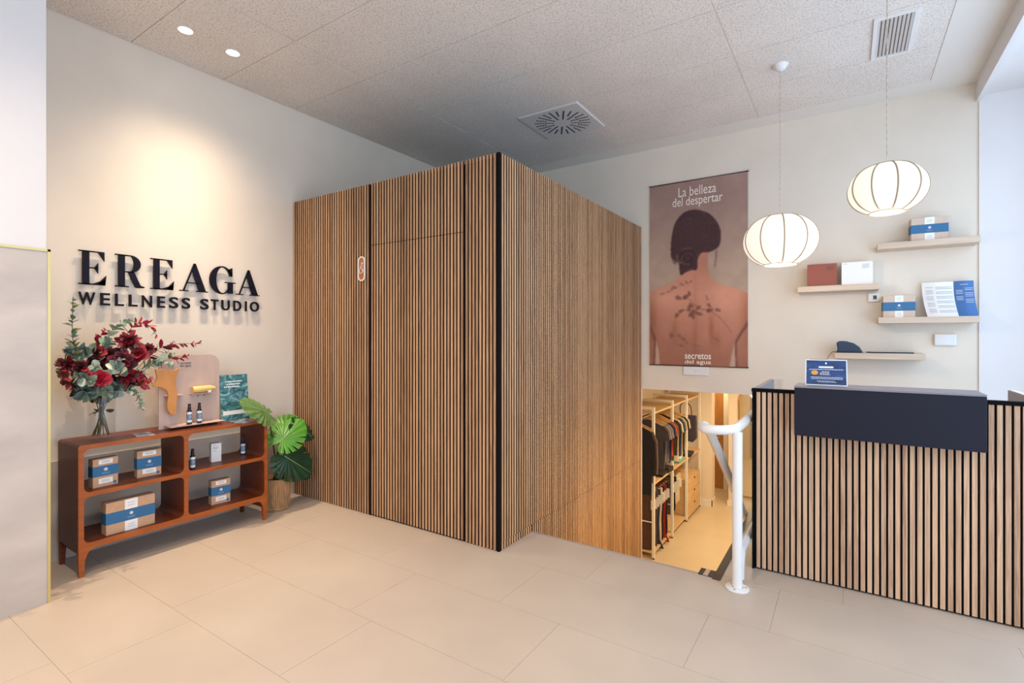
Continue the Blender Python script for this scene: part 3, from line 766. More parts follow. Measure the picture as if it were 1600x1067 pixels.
# ------------------------------------------------------------------ vase and bouquet
VX, VY = -3.87, 1.225
t = thing('glass_vase', 'clear cylindrical glass vase of water holding the bouquet on the console', 'vase', (VX, VY, CT))
mb = MB(); mb.lathe((VX, VY, CT), [(0, 0.001), (0.064, 0.001), (0.068, 0.006), (0.070, 0.02), (0.071, 0.255), (0.0705, 0.258), (0.068, 0.255), (0.067, 0.02), (0.064, 0.014), (0, 0.014)], n=40); mb.build('glass', TGLASS, t, smooth=True)
GR1 = mat('eucalyptus_green', rgb(128, 150, 128), 0.6, noise=0.2, nscale=40)
GR2 = mat('eucalyptus_pale', rgb(196, 206, 184), 0.6, noise=0.12, nscale=40)
GR3 = mat('eucalyptus_grey', rgb(104, 122, 118), 0.6, noise=0.2, nscale=40)
GR4 = mat('olive_green', rgb(98, 108, 60), 0.6, noise=0.25, nscale=40)
RD1 = mat('deep_red', rgb(134, 20, 34), 0.55, noise=0.35, nscale=40)
RD2 = mat('dark_burgundy', rgb(62, 14, 24), 0.6, noise=0.35, nscale=40)
RD3 = mat('rose_red', rgb(176, 34, 56), 0.5, noise=0.2, nscale=40)
STEM = mat('stem_brown', rgb(84, 74, 44), 0.7)
bq = thing('flower_bouquet', 'bouquet of deep red blooms with pale and red eucalyptus sprays in the vase', 'bouquet', (VX, VY, CT + 0.02))
def leaf(mb, c, t, nrm, L, Wd, mi=0, n=7, cup=0.18):
    t = t.normalized(); nrm = (nrm - t * nrm.dot(t)).normalized(); s = t.cross(nrm)
    rows = []
    for i in range(n):
        u = i / (n - 1); w = Wd / 2 * math.sin(PI * min(1, max(0.0, u * 0.94 + 0.03))) ** 0.6
        m = c + t * (L * u) + nrm * (cup * L * (u - u * u))
        rows.append([m - s * w + nrm * w * 0.25, m, m + s * w + nrm * w * 0.25])
    mb.grid(rows, mi)
def rv(a=1.0): return Vector((random.uniform(-a, a), random.uniform(-a, a), random.uniform(-a, a)))
def branch(name, pts, leaves, size, mats, spread=0.8, aspect=0.85, start=0.15, r=0.0018):
    path = bez(pts, 8); N = len(path)
    mb = MB(); mb.tube(path, r, 6, mi=0)
    for k in range(leaves):
        f = start + (1 - start) * k / max(1, leaves - 1); i = min(N - 2, int(f * (N - 1)))
        p = path[i]; tg = (path[i + 1] - path[i]).normalized()
        for sgn in (-1, 1):
            a = rv().normalized(); side = tg.cross(a).normalized()
            if k % 2: side = tg.cross(side)
            dr_ = (side * sgn * spread + tg * 0.55 + rv(0.25)).normalized()
            s = 1.3 * size * random.uniform(0.75, 1.15) * (1 - 0.45 * max(0, f - 0.6) / 0.4)
            leaf(mb, p, dr_, tg + rv(0.5), s, s * aspect, mi=1 + random.randrange(len(mats)))
    return mb.build(name, [STEM] + mats, bq, smooth=True)
B = lambda px, py, dx=0.0: onX(px, py, VX + dx)
base = Vector((VX, VY, CT + 0.22))
def stemfrom(*pts): return [base + Vector((random.uniform(-.03, .03), random.uniform(-.03, .03), 0))] + list(pts)
branch('eucalyptus_branch', stemfrom(B(128, 590, 0.02), B(116, 545, 0.05), B(113, 510, 0.05), B(114, 464, 0.05)), 15, 0.046, [GR1, GR4, GR1], 0.95, 0.55, 0.42)
branch('eucalyptus_branch', stemfrom(B(150, 580, 0.05), B(163, 540, 0.07), B(182, 512, 0.08), B(211, 498, 0.08)), 17, 0.042, [GR2, GR1], 0.8, 0.8, 0.4)
branch('eucalyptus_branch', stemfrom(B(215, 580, 0.05), B(245, 566, 0.1), B(272, 572, 0.10)), 14, 0.040, [GR2, GR2, GR1], 0.8, 0.85, 0.25)
branch('eucalyptus_branch', stemfrom(B(230, 570, 0.1), B(255, 555, 0.1), B(270, 556, 0.10)), 9, 0.034, [GR2, GR1], 0.8, 0.85, 0.45)
branch('eucalyptus_branch', stemfrom(B(185, 600, 0.10), B(205, 604, 0.12), B(218, 622, 0.13), B(221, 640, 0.13)), 13, 0.036, [GR2, GR1], 0.8, 0.8, 0.25)
branch('eucalyptus_branch', stemfrom(B(170, 606, 0.10), B(190, 606, 0.13), B(207, 612, 0.14)), 11, 0.042, [GR1, GR3, GR2], 0.8, 0.85, 0.2)
branch('eucalyptus_branch', stemfrom(B(140, 606, 0.08), B(128, 604, 0.10), B(118, 612, 0.1)), 9, 0.044, [GR3, GR1], 0.8, 0.85, 0.2)
branch('eucalyptus_branch', stemfrom(B(128, 570, 0.06), B(112, 552, 0.08), B(116, 538, 0.08)), 9, 0.046, [GR1, GR3, GR2], 0.8, 0.85, 0.3)
branch('eucalyptus_branch', stemfrom(B(115, 600, 0.04), B(100, 596, 0.06), B(92, 580, 0.06)), 10, 0.032, [GR4, GR4, GR2], 0.8, 0.7, 0.3)
branch('eucalyptus_branch', stemfrom(B(150, 560, 0.10), B(140, 548, 0.12), B(128, 540, 0.12)), 9, 0.048, [GR1, GR3], 0.8, 0.9, 0.3)
branch('eucalyptus_branch', stemfrom(B(165, 590, 0.08), B(156, 575, 0.12), B(148, 572, 0.13)), 8, 0.05, [GR2, GR2, GR1], 0.8, 0.9, 0.4)
branch('eucalyptus_branch', stemfrom(B(150, 600, 0.10), B(145, 606, 0.13), B(155, 618, 0.12)), 8, 0.046, [GR3, GR3, GR1], 0.8, 0.95, 0.3)
branch('red_leaf_branch', stemfrom(B(190, 560, 0.05), B(200, 520, 0.07), B(216, 505, 0.08), B(232, 508, 0.08), B(246, 525, 0.08)), 10, 0.044, [RD1, RD3, RD1], 0.75, 0.5, 0.42)
branch('red_leaf_branch', stemfrom(B(215, 575, 0.06), B(240, 550, 0.09), B(270, 538, 0.10), B(315, 537, 0.10)), 15, 0.044, [RD1, RD2, RD1], 0.8, 0.42, 0.38)
branch('red_leaf_branch', stemfrom(B(230, 575, 0.06), B(258, 560, 0.09), B(278, 560, 0.10), B(294, 556, 0.10)), 8, 0.04, [RD3, RD1], 0.75, 0.5, 0.5)
branch('red_leaf_branch', stemfrom(B(150, 560, 0.03), B(155, 530, 0.03), B(165, 515, 0.03)), 6, 0.04, [RD3, RD1], 0.7, 0.6, 0.5)
branch('red_leaf_branch', stemfrom(B(205, 600, 0.08), B(222, 585, 0.1), B(232, 594, 0.1)), 7, 0.04, [RD2, RD1], 0.7, 0.4, 0.4)
branch('red_leaf_branch', stemfrom(B(120, 600, 0.08), B(112, 605, 0.1), B(116, 622, 0.1)), 7, 0.04, [RD2, RD1], 0.7, 0.3, 0.4)
def bloom(px, py, dx, r, mats, petals=34, ruffle=0.35, wide=0.9):
    r *= 1.14; c = B(px, py, dx); mb = MB(); face = Vector((0.62, -0.62, 0.3)).normalized()
    mb.tube(bez([base + rv(0.02), (base + c) / 2 + Vector((0, 0, -0.01)), c], 5), 0.003, 6, mi=0)
    for k in range(petals):
        f = k / petals; a = k * 2.399963; el = (1 - f) * 1.75
        ax = face.orthogonal().normalized(); ay = face.cross(ax)
        d_ = (face * math.cos(el) + (ax * math.cos(a) + ay * math.sin(a)) * math.sin(el)).normalized()
        s = r * (0.72 + 0.35 * (1 - f)) * random.uniform(0.85, 1.15)
        leaf(mb, c - d_ * s * 0.08, (d_ + rv(ruffle * 0.5)).normalized(), face + rv(ruffle), s, s * wide, mi=1 + random.randrange(len(mats)), cup=0.35)
    return mb.build('red_flower', [STEM] + mats, bq, smooth=True)
branch('eucalyptus_branch', stemfrom(B(150, 600, 0.15), B(130, 592, 0.26), B(112, 590, 0.33)), 11, 0.042, [GR1, GR2, GR3], 0.8, 0.8, 0.3)
branch('eucalyptus_branch', stemfrom(B(190, 590, 0.15), B(180, 575, 0.28), B(190, 560, 0.34)), 10, 0.042, [GR3, GR2, GR3], 0.8, 0.8, 0.2)
branch('eucalyptus_branch', stemfrom(B(160, 600, 0.12), B(170, 612, 0.2), B(185, 616, 0.26)), 11, 0.046, [GR3, GR3, GR1], 0.8, 0.9, 0.2)
branch('eucalyptus_branch', stemfrom(B(140, 606, 0.10), B(132, 616, 0.14), B(150, 622, 0.16)), 10, 0.046, [GR3, GR3, GR1], 0.8, 0.9, 0.2)
branch('red_leaf_branch', stemfrom(B(110, 600, 0.1), B(98, 590, 0.22), B(94, 575, 0.32)), 11, 0.042, [RD2, RD1], 0.8, 0.4, 0.3)
branch('red_leaf_branch', stemfrom(B(210, 600, 0.10), B(222, 600, 0.2), B(236, 592, 0.26)), 8, 0.042, [RD2, RD1, RD3], 0.8, 0.4, 0.3)
bloom(172, 560, 0.02, 0.075, [RD2, RD1], 50, 0.6, 0.7)
bloom(232, 545, 0.12, 0.040, [RD1, RD2], 30, 0.5, 0.6)
bloom(180, 600, 0.05, 0.060, [RD2], 40, 0.5, 0.7)
bloom(150, 570, 0.04, 0.060, [RD2, RD1], 40, 0.5, 0.7)
bloom(106, 570, 0.08, 0.062, [RD2, RD2, RD1], 46, 0.8, 0.3)
bloom(127, 576, 0.12, 0.050, [RD1, RD2], 34, 0.6, 0.7)
bloom(134, 588, 0.13, 0.038, [RD3, RD1], 26, 0.3, 0.95)
bloom(152, 552, 0.10, 0.050, [RD2, RD1], 36, 0.5, 0.8)
bloom(190, 568, 0.12, 0.080, [RD2, RD2, RD1], 60, 0.5, 0.7)
bloom(203, 535, 0.12, 0.072, [RD1, RD1, RD2], 44, 0.7, 0.42)
bloom(218, 554, 0.14, 0.052, [RD1], 22, 0.2, 1.0)
bloom(200, 590, 0.12, 0.058, [RD2, RD1, RD3], 44, 0.6, 0.5)
bloom(158, 592, 0.16, 0.050, [RD3], 30, 0.15, 1.05)
bloom(213, 590, 0.10, 0.046, [RD2, RD1], 30, 0.5, 0.8)
bloom(146, 616, 0.08, 0.050, [RD2], 30, 0.5, 0.8)
bloom(125, 612, 0.06, 0.046, [RD2], 30, 0.6, 0.6)
for k in range(15):
    a = 2 * PI * k / 15 + random.uniform(-.1, .1); r0 = random.uniform(0.02, 0.055)
    p0 = (VX + r0 * math.cos(a), VY + r0 * math.sin(a), CT + 0.02); p1 = (VX - 0.05 * math.cos(a + 0.5) * random.uniform(0.2, 1), VY - 0.05 * math.sin(a + .5) * random.uniform(.2, 1), CT + 0.27)
    mb = MB(); mb.tube([p0, ((p0[0] + p1[0]) / 2, (p0[1] + p1[1]) / 2, CT + 0.14), p1], 0.0028, 6)
    if k % 3 == 0:
        leaf(mb, Vector(p1) - Vector((0, 0, 0.1)), rv(), rv(), 0.045, 0.04)
    mb.build('stem', STEM, bq, smooth=True)

# ------------------------------------------------------------------ display board on the console
BX = -3.885
PINKW = mat('rosy_wood_board', rgb(196, 170, 156), 0.55, noise=0.05, nscale=3, stretch=(8, 8, 1))
bd = thing('display_board', 'rosy wooden display board with rounded top corners and small brackets on the console', 'display stand', (BX, 1.74, CT))
bw0, bw1, bz0, bz1 = 1.545, 1.942, CT + 0.001, 1.268
out = [(bw0, bz0), (bw1, bz0)] + [(bw1 - 0.07 + 0.07 * math.cos(R(a)), bz1 - 0.07 + 0.07 * math.sin(R(a))) for a in range(0, 91, 15)] + [(bw0 + 0.07 - 0.07 * math.sin(R(a)), bz1 - 0.07 + 0.07 * math.cos(R(a))) for a in range(0, 91, 15)]
mb = MB(); mb.prism(out, -0.010, 0.0, MF(BX)); mb.build('board', PINKW, bd)
mb = MB(); fit_text(mb, 'secretos', MF(BX + 0.0005), 1.675, 1.748, 1.205, 1.219, ext=0.0003, offset=0.01); fit_text(mb, 'del agua', MF(BX + 0.0005), 1.675, 1.748, 1.183, 1.201, ext=0.0003, offset=0.01); mb.build('printed_name', INKD, bd)
for (y0, y1, z, dep) in ((1.575, 1.925, 0.785, 0.105), (1.575, 1.68, 0.992, 0.04), (1.735, 1.885, 0.992, 0.05)):
    mb = MB(); mb.box(BX, BX + dep, y0, y1, z, z + 0.005, 0.0008); sh = mb.build('ledge', PINKW, bd)
    for y in (y0 + 0.08 * (y1 - y0) / 0.35 + 0.02, y1 - 0.08 * (y1 - y0) / 0.35 - 0.02):
        mb = MB(); mb.tube([(BX, y, z - 0.02), (BX + 0.012, y, z - 0.018), (BX + 0.02, y, z - 0.001)], 0.0015, 6); mb.box(BX, BX + dep + 0.002, y - 0.002, y + 0.002, z - 0.002, z); mb.build('bracket', DARKM, sh)
# wooden massage paddle hanging on the board
mb = MB()
TOOL = mat('paddle_wood', rgb(206, 138, 66), 0.4, noise=0.08, nscale=6, stretch=(6, 6, 1))
PX = BX + 0.05
def zp(a, b): v = onX(230 + a / 7.624, 540 + b / 7.624, PX); return (v.y, v.z)
shape = [zp(*q) for q in ((60, 470), (100, 430), (118, 380), (105, 320), (95, 285), (140, 290), (200, 280), (270, 295), (330, 295), (365, 270), (370, 290), (345, 340), (330, 400), (330, 470), (345, 540), (352, 600), (345, 670), (335, 740), (335, 790), (340, 815), (310, 822), (275, 808), (250, 780), (238, 740), (238, 680), (250, 620), (250, 570), (225, 525), (180, 498), (130, 488), (80, 485))]
mb.mesh(curve_mesh([shape], 0.006, 0.002), MF(PX))
pd = tag(mb.build('massage_paddle', TOOL), 'curved orange wooden massage paddle hung on the left of the display board', 'massage tool')
t = thing('wooden_massager', 'pale wooden roller lying on the right ledge of the display board', 'massage tool', (BX + 0.03, 1.815, 0.997))
mb = MB(); Mx = Matrix.Translation((BX + 0.03, 0, 1.022))
mb.tube([(BX + 0.03, 1.742, 1.022), (BX + 0.03, 1.76, 1.022), (BX + 0.03, 1.86, 1.024), (BX + 0.03, 1.895, 1.024)], [0.022, 0.024, 0.024, 0.012], 20); mb.build('roller', mat('pale_wood', rgb(226, 188, 120), 0.5, noise=0.06, nscale=10), t)
mb = MB(); mb.lathe((BX + 0.045, 1.85, 0.997), [(0, 0), (0.010, 0), (0.013, 0.008), (0.008, 0.015), (0, 0.016)], 16); mb.build('cotton_tie', PAPER, t)

# teal brochure leaning on the wall, leaflets
def sea(name, cols, sc):
    m = bpy.data.materials.new(name); m.use_nodes = True; nt = m.node_tree; b = nt.nodes['Principled BSDF']; b.inputs['Roughness'].default_value = 0.35
    tc = nt.nodes.new('ShaderNodeTexCoord'); mp = nt.nodes.new('ShaderNodeMapping'); nt.links.new(tc.outputs['Object'], mp.inputs[0]); mp.inputs['Scale'].default_value = sc
    w = nt.nodes.new('ShaderNodeTexNoise'); w.inputs['Scale'].default_value = 14; w.inputs['Detail'].default_value = 8; w.inputs['Distortion'].default_value = 1.4
    nt.links.new(mp.outputs[0], w.inputs['Vector']); r = nt.nodes.new('ShaderNodeValToRGB'); nt.links.new(w.outputs[0], r.inputs[0])
    r.color_ramp.elements[0].position = 0.3; r.color_ramp.elements[0].color = cols[0]; r.color_ramp.elements[1].position = 0.72; r.color_ramp.elements[1].color = cols[2]
    e = r.color_ramp.elements.new(0.52); e.color = cols[1]; nt.links.new(r.outputs[0], b.inputs['Base Color']); MATS[name] = m; return m
TEAL = sea('teal_sea_print', [rgb(22, 52, 58), rgb(66, 122, 130), rgb(170, 208, 208)], (1, 1, 1.6))
SEAB = sea('blue_sea_print', [rgb(8, 30, 70), rgb(20, 62, 118), rgb(36, 92, 150)], (0.8, 1, 4))
FLY = sea('dark_leaflet_print', [rgb(50, 54, 70), rgb(120, 122, 136), rgb(190, 190, 200)], (1, 1, 1))
t = thing('teal_brochure', 'upright teal sea-picture brochure leaning at the right end of the console', 'brochure', (-3.89, 2.05, CT))
Mt = Matrix(((0, -0.12, 1, -3.865), (1, 0, 0, 0), (0, 1, 0.12, 0), (0, 0, 0, 1)))
Mt = Matrix.Translation((-3.865, 0, CT)) @ Matrix.Rotation(R(-7), 4, 'Y') @ MF(0)
yb0, yb1, hb_ = 1.947, 2.158, 0.345
mb = MB(); mb.prism([(yb0, 0.001), (yb1, 0.001), (yb1 + 0.004, hb_), (yb0 + 0.004, hb_)], -0.003, 0.0, Mt); mb.build('cover', TEAL, t)
mb = MB(); mb.prism([(yb0 + 0.015, 0.045), (yb1 - 0.01, 0.045), (yb1 - 0.01, 0.075), (yb0 + 0.015, 0.075)], 0.0, 0.0006, Mt); mb.build('white_strip', PAPER, t)
mb = MB()
for k, (a, b) in enumerate(((0.045, 0.16), (0.055, 0.15), (0.035, 0.15))): 
    x = yb0 + a
    while x < yb0 + b: mb.prism([(x, 0.29 - 0.02 * k), (x + 0.009, 0.29 - 0.02 * k), (x + 0.009, 0.298 - 0.02 * k), (x, 0.298 - 0.02 * k)], 0, 0.0006, Mt); x += random.uniform(0.011, 0.015)
mb.build('title_lines', PAPER, t)
def leaflet(label, x, y, rz, z, w=0.10, h=0.15, m=None):
    mb = MB(); mb.box(-w / 2, w / 2, -h / 2, h / 2, 0, 0.0025, M=Matrix.Translation((x, y, z)) @ Matrix.Rotation(R(rz), 4, 'Z'))
    return tag(mb.build('leaflet', m or FLY), label, 'leaflet', 'flat leaflets on the console top')
leaflet('dark printed leaflet lying flat beside the vase', -3.79, 1.42, 80, CT + 0.0005, 0.10, 0.16)
leaflet('bottom bluish leaflet of the fan before the teal brochure', -3.76, 2.03, 84, CT + 0.0005, 0.11, 0.17)
leaflet('top bluish leaflet of the fan before the teal brochure', -3.765, 2.07, 62, CT + 0.0035, 0.10, 0.15)

# ------------------------------------------------------------------ monstera in a basket
PX0, PY0 = -3.875, 2.385
bk = thing('potted_monstera', 'green split-leaf plant in a woven wicker basket between console and cubicle', 'potted plant', (PX0, PY0, 0))
WICK = mat('wicker', rgb(176, 138, 96), 0.7, noise=0.3, nscale=60, stretch=(1, 1, 0.25))
prof = [(0.0, 0.001), (0.088, 0.001), (0.094, 0.01), (0.112, 0.255), (0.106, 0.258), (0.100, 0.22), (0, 0.22)]
mb = MB(); mb.lathe((PX0, PY0, 0), prof, 48); bas = mb.build('basket', WICK, bk, smooth=True)
mb = MB()
for k in range(44):
    a = 2 * PI * k / 44; c_, s_ = math.cos(a), math.sin(a)
    mb.tube([(PX0 + (0.095 + 0.018 * z / 0.25 + 0.001) * c_, PY0 + (0.095 + 0.018 * z / 0.25 + 0.001) * s_, z) for z in (0.004, 0.13, 0.252)], 0.0035, 5)
for z in (0.25, 0.02): mb.tube([(PX0 + (0.096 + 0.07 * z) * math.cos(R(a)), PY0 + (0.096 + 0.07 * z) * math.sin(R(a)), z) for a in range(0, 360, 12)], 0.005, 6, closed=True)
mb.build('wicker_stakes', WICK, bas)
mb = MB(); mb.lathe((PX0, PY0, 0.222), [(0, 0.006), (0.10, 0.0)], 32); mb.build('soil', mat('soil', rgb(40, 30, 24), 0.95, noise=0.4, nscale=80), bk)
MG = [mat('monstera_green', rgb(48, 104, 40), 0.35, noise=0.25, nscale=12), mat('monstera_dark', rgb(20, 62, 38), 0.35, noise=0.25, nscale=12), mat('monstera_bright', rgb(80, 142, 44), 0.35, noise=0.2, nscale=12),
      mat('monstera_light', rgb(96, 130, 74), 0.4, noise=0.2, nscale=14), mat('monstera_vein', rgb(150, 180, 120), 0.5)]
MID = mat('monstera_stem', rgb(46, 74, 34), 0.5)
def monstera_leaf(c, tip, nrm, L, mi, droop=0.25):
    """c: where the stalk joins, tip direction, face normal"""
    t = tip.normalized(); n_ = (nrm - t * nrm.dot(t)).normalized(); s = t.cross(n_)
    mb = MB(); NA, NR = 180, 7; rows = []
    for i in range(NA + 1):
        th = -PI + 2 * PI * i / NA          # 0 = tip
        a = abs(th) / PI
        r = 0.62 + 0.42 * max(0, 1 - a / 0.6) ** 1.8 - 0.16 * max(0, (a - 0.5) / 0.5)
        if a > 0.86: r *= 1 - (a - 0.86) / 0.14 * 0.75
        ph = (a * 8.5) % 1.0
        if 0.14 < a < 0.76 and ph < 0.16: r *= 0.62
        row = []
        for j in range(NR + 1):
            q = r * j / NR; x, y = q * math.sin(th), q * math.cos(th)
            zz = -droop * (y * abs(y) * 0.6) - 0.30 * x * x + 0.02 * math.sin(a * 60) * q
            row.append(c + (s * x * 0.92 + t * (y + 0.12) + n_ * zz) * (L / 1.15))
        rows.append(row)
    mb.grid(rows)
    bmesh.ops.remove_doubles(mb.bm, verts=mb.bm.verts, dist=0.0004)
    lf = mb.build('leaf', MG[mi], bk, smooth=True)
    v = MB(); v.tube([c + (t * (y + 0.12) + n_ * (-droop * y * abs(y) * 0.6 + 0.006)) * (L / 1.15) for y in (-0.12, 0.1, 0.4, 0.7, 0.95)], [0.003, 0.003, 0.0024, 0.0016, 0.0008], 5)
    v.build('midrib', MG[4], lf)
    g = Vector((PX0 + random.uniform(-.02, .02), PY0 + random.uniform(-.02, .02), 0.22))
    m = MB(); m.tube(bez([g, (g + c) / 2 + Vector((0, 0, 0.06)), c], 6), 0.005, 6); m.build('leaf_stalk', MID, bk, smooth=True)
A3 = lambda px, py, X: onX(px, py, X)
cam_dir = Vector((3.8, -2.3, 0.6)).normalized()
monstera_leaf(A3(418, 645, -3.74), A3(366, 622, -3.66) - A3(424, 650, -3.78), Vector((0.75, -0.35, 0.9)), 0.27, 3, 0.25)
monstera_leaf(A3(438, 690, -3.74), A3(470, 650, -3.78) - A3(430, 690, -3.76), Vector((0.9, -0.5, 0.7)), 0.27, 2, 0.2)
monstera_leaf(A3(440, 672, -3.84), A3(462, 640, -3.9) - A3(428, 672, -3.84), Vector((0.9, -0.3, 0.6)), 0.21, 2, 0.2)
monstera_leaf(A3(462, 664, -3.78), A3(500, 684, -3.74) - A3(462, 662, -3.80), Vector((0.6, -0.4, 0.9)), 0.20, 1, 0.3)
monstera_leaf(A3(444, 712, -3.72), A3(484, 742, -3.70) - A3(428, 708, -3.74), Vector((0.9, -0.55, 0.55)), 0.31, 1, 0.15)
monstera_leaf(A3(466, 730, -3.88), A3(488, 742, -3.85) - A3(468, 726, -3.88), Vector((0.8, -0.5, 0.6)), 0.15, 1, 0.3)

# ------------------------------------------------------------------ reception desk
DX0, DX1, DY, DH = -0.478, 0.815, 3.36, 1.082
dk = thing('reception_desk', 'reception desk faced with vertical light oak slats on black backing', 'desk', (0.17, 3.8, 0))
mb = MB(); mb.box(DX0, DX1, DY + 0.010, DY + 0.035, 0.004, DH - 0.012); mb.build('backing_panel', BLACK, dk)
mb = MB(); n = 42; p = (DX1 - DX0 - 0.016) / n
for k in range(n):
    a = DX0 + 0.016 + p * (k + 0.5); mb.box(a - 0.0102, a + 0.0102, DY, DY + 0.011, 0.012, DH - 0.016)
mb.build('slat_front', SLATD, dk)
mb = MB(); mb.box(DX0 - 0.006, DX1 + 0.004, DY - 0.006, DY + 0.04, DH - 0.015, DH + 0.004, 0.001); mb.build('top_edge', BLACK, dk)
mb = MB(); mb.box(DX0 - 0.003, DX0 + 0.009, DY - 0.004, DY + 0.035, 0.0, DH - 0.014); mb.build('side_edge', BLACK, dk)
mb = MB(); mb.box(DX0 - 0.002, DX0 + 0.028, DY + 0.036, 4.18, 0.0, DH + 0.003, 0.001); mb.build('left_side_panel', NAVYG, dk)
mb = MB(); mb.box(DX1 - 0.032, DX1 + 0.002, DY + 0.036, 4.08, 0.0, DH + 0.003, 0.001); mb.build('right_side_panel', NAVYG, dk)
mb = MB(); mb.box(DX0 + 0.028, DX1 - 0.032, DY + 0.035, 4.02, 0.72, 0.745, 0.002); mb.build('worktop', NAVYG, dk)
ck = thing('raised_counter_block', 'dark navy raised counter block with grey top hung over the desk front', 'counter', (0.15, 3.4, 0.85))
mb = MB(); mb.box(-0.249, 0.553, 3.25, DY - 0.007, 0.846, 1.112, 0.002); mb.box(-0.249, 0.553, DY - 0.007, 3.50, DH + 0.005, 1.112); mb.build('front_block', NAVY, ck)
mb = MB(); mb.box(-0.249, 0.553, 3.25, 3.50, 1.1125, 1.122, 0.001); mb.build('top_panel', NAVYG, ck)
# flyer in a stand
CYD = Matrix.Translation((-0.1, 3.345, 1.1225)) @ Matrix.Rotation(R(3), 4, 'Z') @ Matrix.Rotation(R(-10), 4, 'X') @ frameB(0, 0, 0)
fy = thing('counter_flyer', 'blue sea-print flyer with white border standing on the navy counter block', 'flyer', (-0.1, 3.34, 1.122))
mb = MB(); mb.prism([(-0.102, 0.001), (0.102, 0.001), (0.100, 0.148), (-0.100, 0.148)], -0.002, 0, CYD); mb.build('sheet', PAPER, fy)
mb = MB(); mb.prism([(-0.096, 0.007), (0.096, 0.007), (0.095, 0.143), (-0.095, 0.143)], 0, 0.0005, CYD); mb.build('printed_picture', SEAB, fy)
mb = MB(); mb.mesh(curve_mesh([[(-0.055 + 0.0175 * math.cos(R(a)), 0.0735 + 0.0125 * math.sin(R(a))) for a in range(0, 360, 15)]], 0.0002), CYD @ Matrix.Translation((0, 0, 0.001))); mb.build('orange_oval', mat('oval_orange', rgb(236, 160, 60), 0.6), fy)
mb = MB(); mb.mesh(curve_mesh([rrect(-0.036, 0.036, 0.100, 0.110, 0.0049, 4)], 0.0002), CYD @ Matrix.Translation((0, 0, 0.001)))
for (a, b, z, h_) in ((-0.082, 0.082, 0.090, 0.003), (-0.02, 0.016, 0.078, 0.003), (-0.03, 0.014, 0.070, 0.003), (-0.03, 0.02, 0.062, 0.003), (-0.075, 0.080, 0.046, 0.003), (-0.070, 0.078, 0.038, 0.003), (-0.045, 0.04, 0.026, 0.002), (-0.04, 0.05, 0.020, 0.002), (-0.004, 0.004, 0.122, 0.010)):
    x = a
    while x < b:
        w_ = random.uniform(0.006, 0.013); mb.prism([(x, z), (min(b, x + w_), z), (min(b, x + w_), z + h_), (x, z + h_)], 0.0005, 0.0012, CYD); x += w_ + 0.0018
mb.build('print', PAPER, fy)
mb = MB(); mb.box(-0.18, -0.10, 3.39, 3.392, 1.122, 1.27); mb.box(-0.10, -0.05, 3.39, 3.392, 1.122, 1.265, mi=1)
tag(mb.build('folder', [mat('folder_red', rgb(196, 72, 60), 0.6), mat('folder_yellow', rgb(226, 178, 80), 0.6)]), 'red and yellow folder standing just behind the blue flyer', 'folder')
mb = MB(); mb.box(0.786, 0.812, 3.50, 4.06, DH + 0.0035, DH + 0.0065)
tag(mb.build('paper_stack', [PAPER]), 'thin white paper stack lying on the right side panel of the desk', 'paper')
mb = MB(); mb.lathe((-0.41, 4.08, 0.745), [(0, 0.001), (0.022, 0.001), (0.026, 0.35), (0.0245, 0.35), (0.021, 0.006), (0, 0.006)], 20)
tag(mb.build('clear_vase', TGLASS, smooth=True), 'slim clear glass vase rim showing above the desk left corner', 'vase')

# ------------------------------------------------------------------ shelves on the back wall
def shelf(label, x0, x1, z0, z1=None):
    mb = MB(); mb.box(x0, x1, 5.24, YB - 0.0005, z0, z0 + 0.05, 0.0015)
    return tag(mb.build('wall_shelf', LAMH), label, 'shelf', 'floating oak shelves on the back wall')
shelf('floating oak shelf, topmost, carrying one kraft box', 0.208, 0.855, 2.128)
shelf('floating oak shelf carrying the brown-red box and the white box', -0.377, 0.222, 1.797)
shelf('floating oak shelf carrying a kraft box and the open leaflet', 0.214, 0.850, 1.508)
shelf('lowest floating oak shelf, carrying the card terminal', -0.094, 0.527, 1.208)
GS = 'kraft boxes with a blue band on the wall shelves'
kraft_box('gift_box', 'pale kraft box with blue band on the topmost wall shelf', GS, (0.550, 5.34, 2.178), 0.238, 0.11, 0.186, R(4), (0.32, 0.70), wide=True, pale=True)
kraft_box('gift_box', 'pale kraft box with blue band on the wall shelf beside the leaflet', GS, (0.355, 5.35, 1.558), 0.215, 0.11, 0.182, R(3), (0.30, 0.70), wide=True, pale=True)
def plainbox(name, label, x, w, z, h, m, rz=3):
    t = thing(name, label, 'box', (x, 5.35, z), rz=R(rz))
    mb = MB(); mb.box(-w / 2, w / 2, -0.055, 0.055, 0, h, 0.0015); mb.build('carton', m, t, keep=True)
    mb = MB(); mb.box(-w * 0.42, -w * 0.32, -0.0556, -0.055, h * 0.92, h * 0.935)
    for q in range(4): mb.box(w * 0.16, w * (0.40 - 0.03 * (q % 2)), -0.0556, -0.055, h * (0.86 - 0.05 * q), h * (0.875 - 0.05 * q))
    mb.build('print', INKD if m is not PAPER else INK, t, keep=True)
plainbox('terracotta_box', 'brown-red box on the left end of the wall shelf', -0.193, 0.225, 1.847, 0.198, mat('terracotta_card', rgb(150, 78, 62), 0.6))
plainbox('white_box', 'white box beside the brown-red box on the wall shelf', 0.066, 0.225, 1.847, 0.198, PAPER)
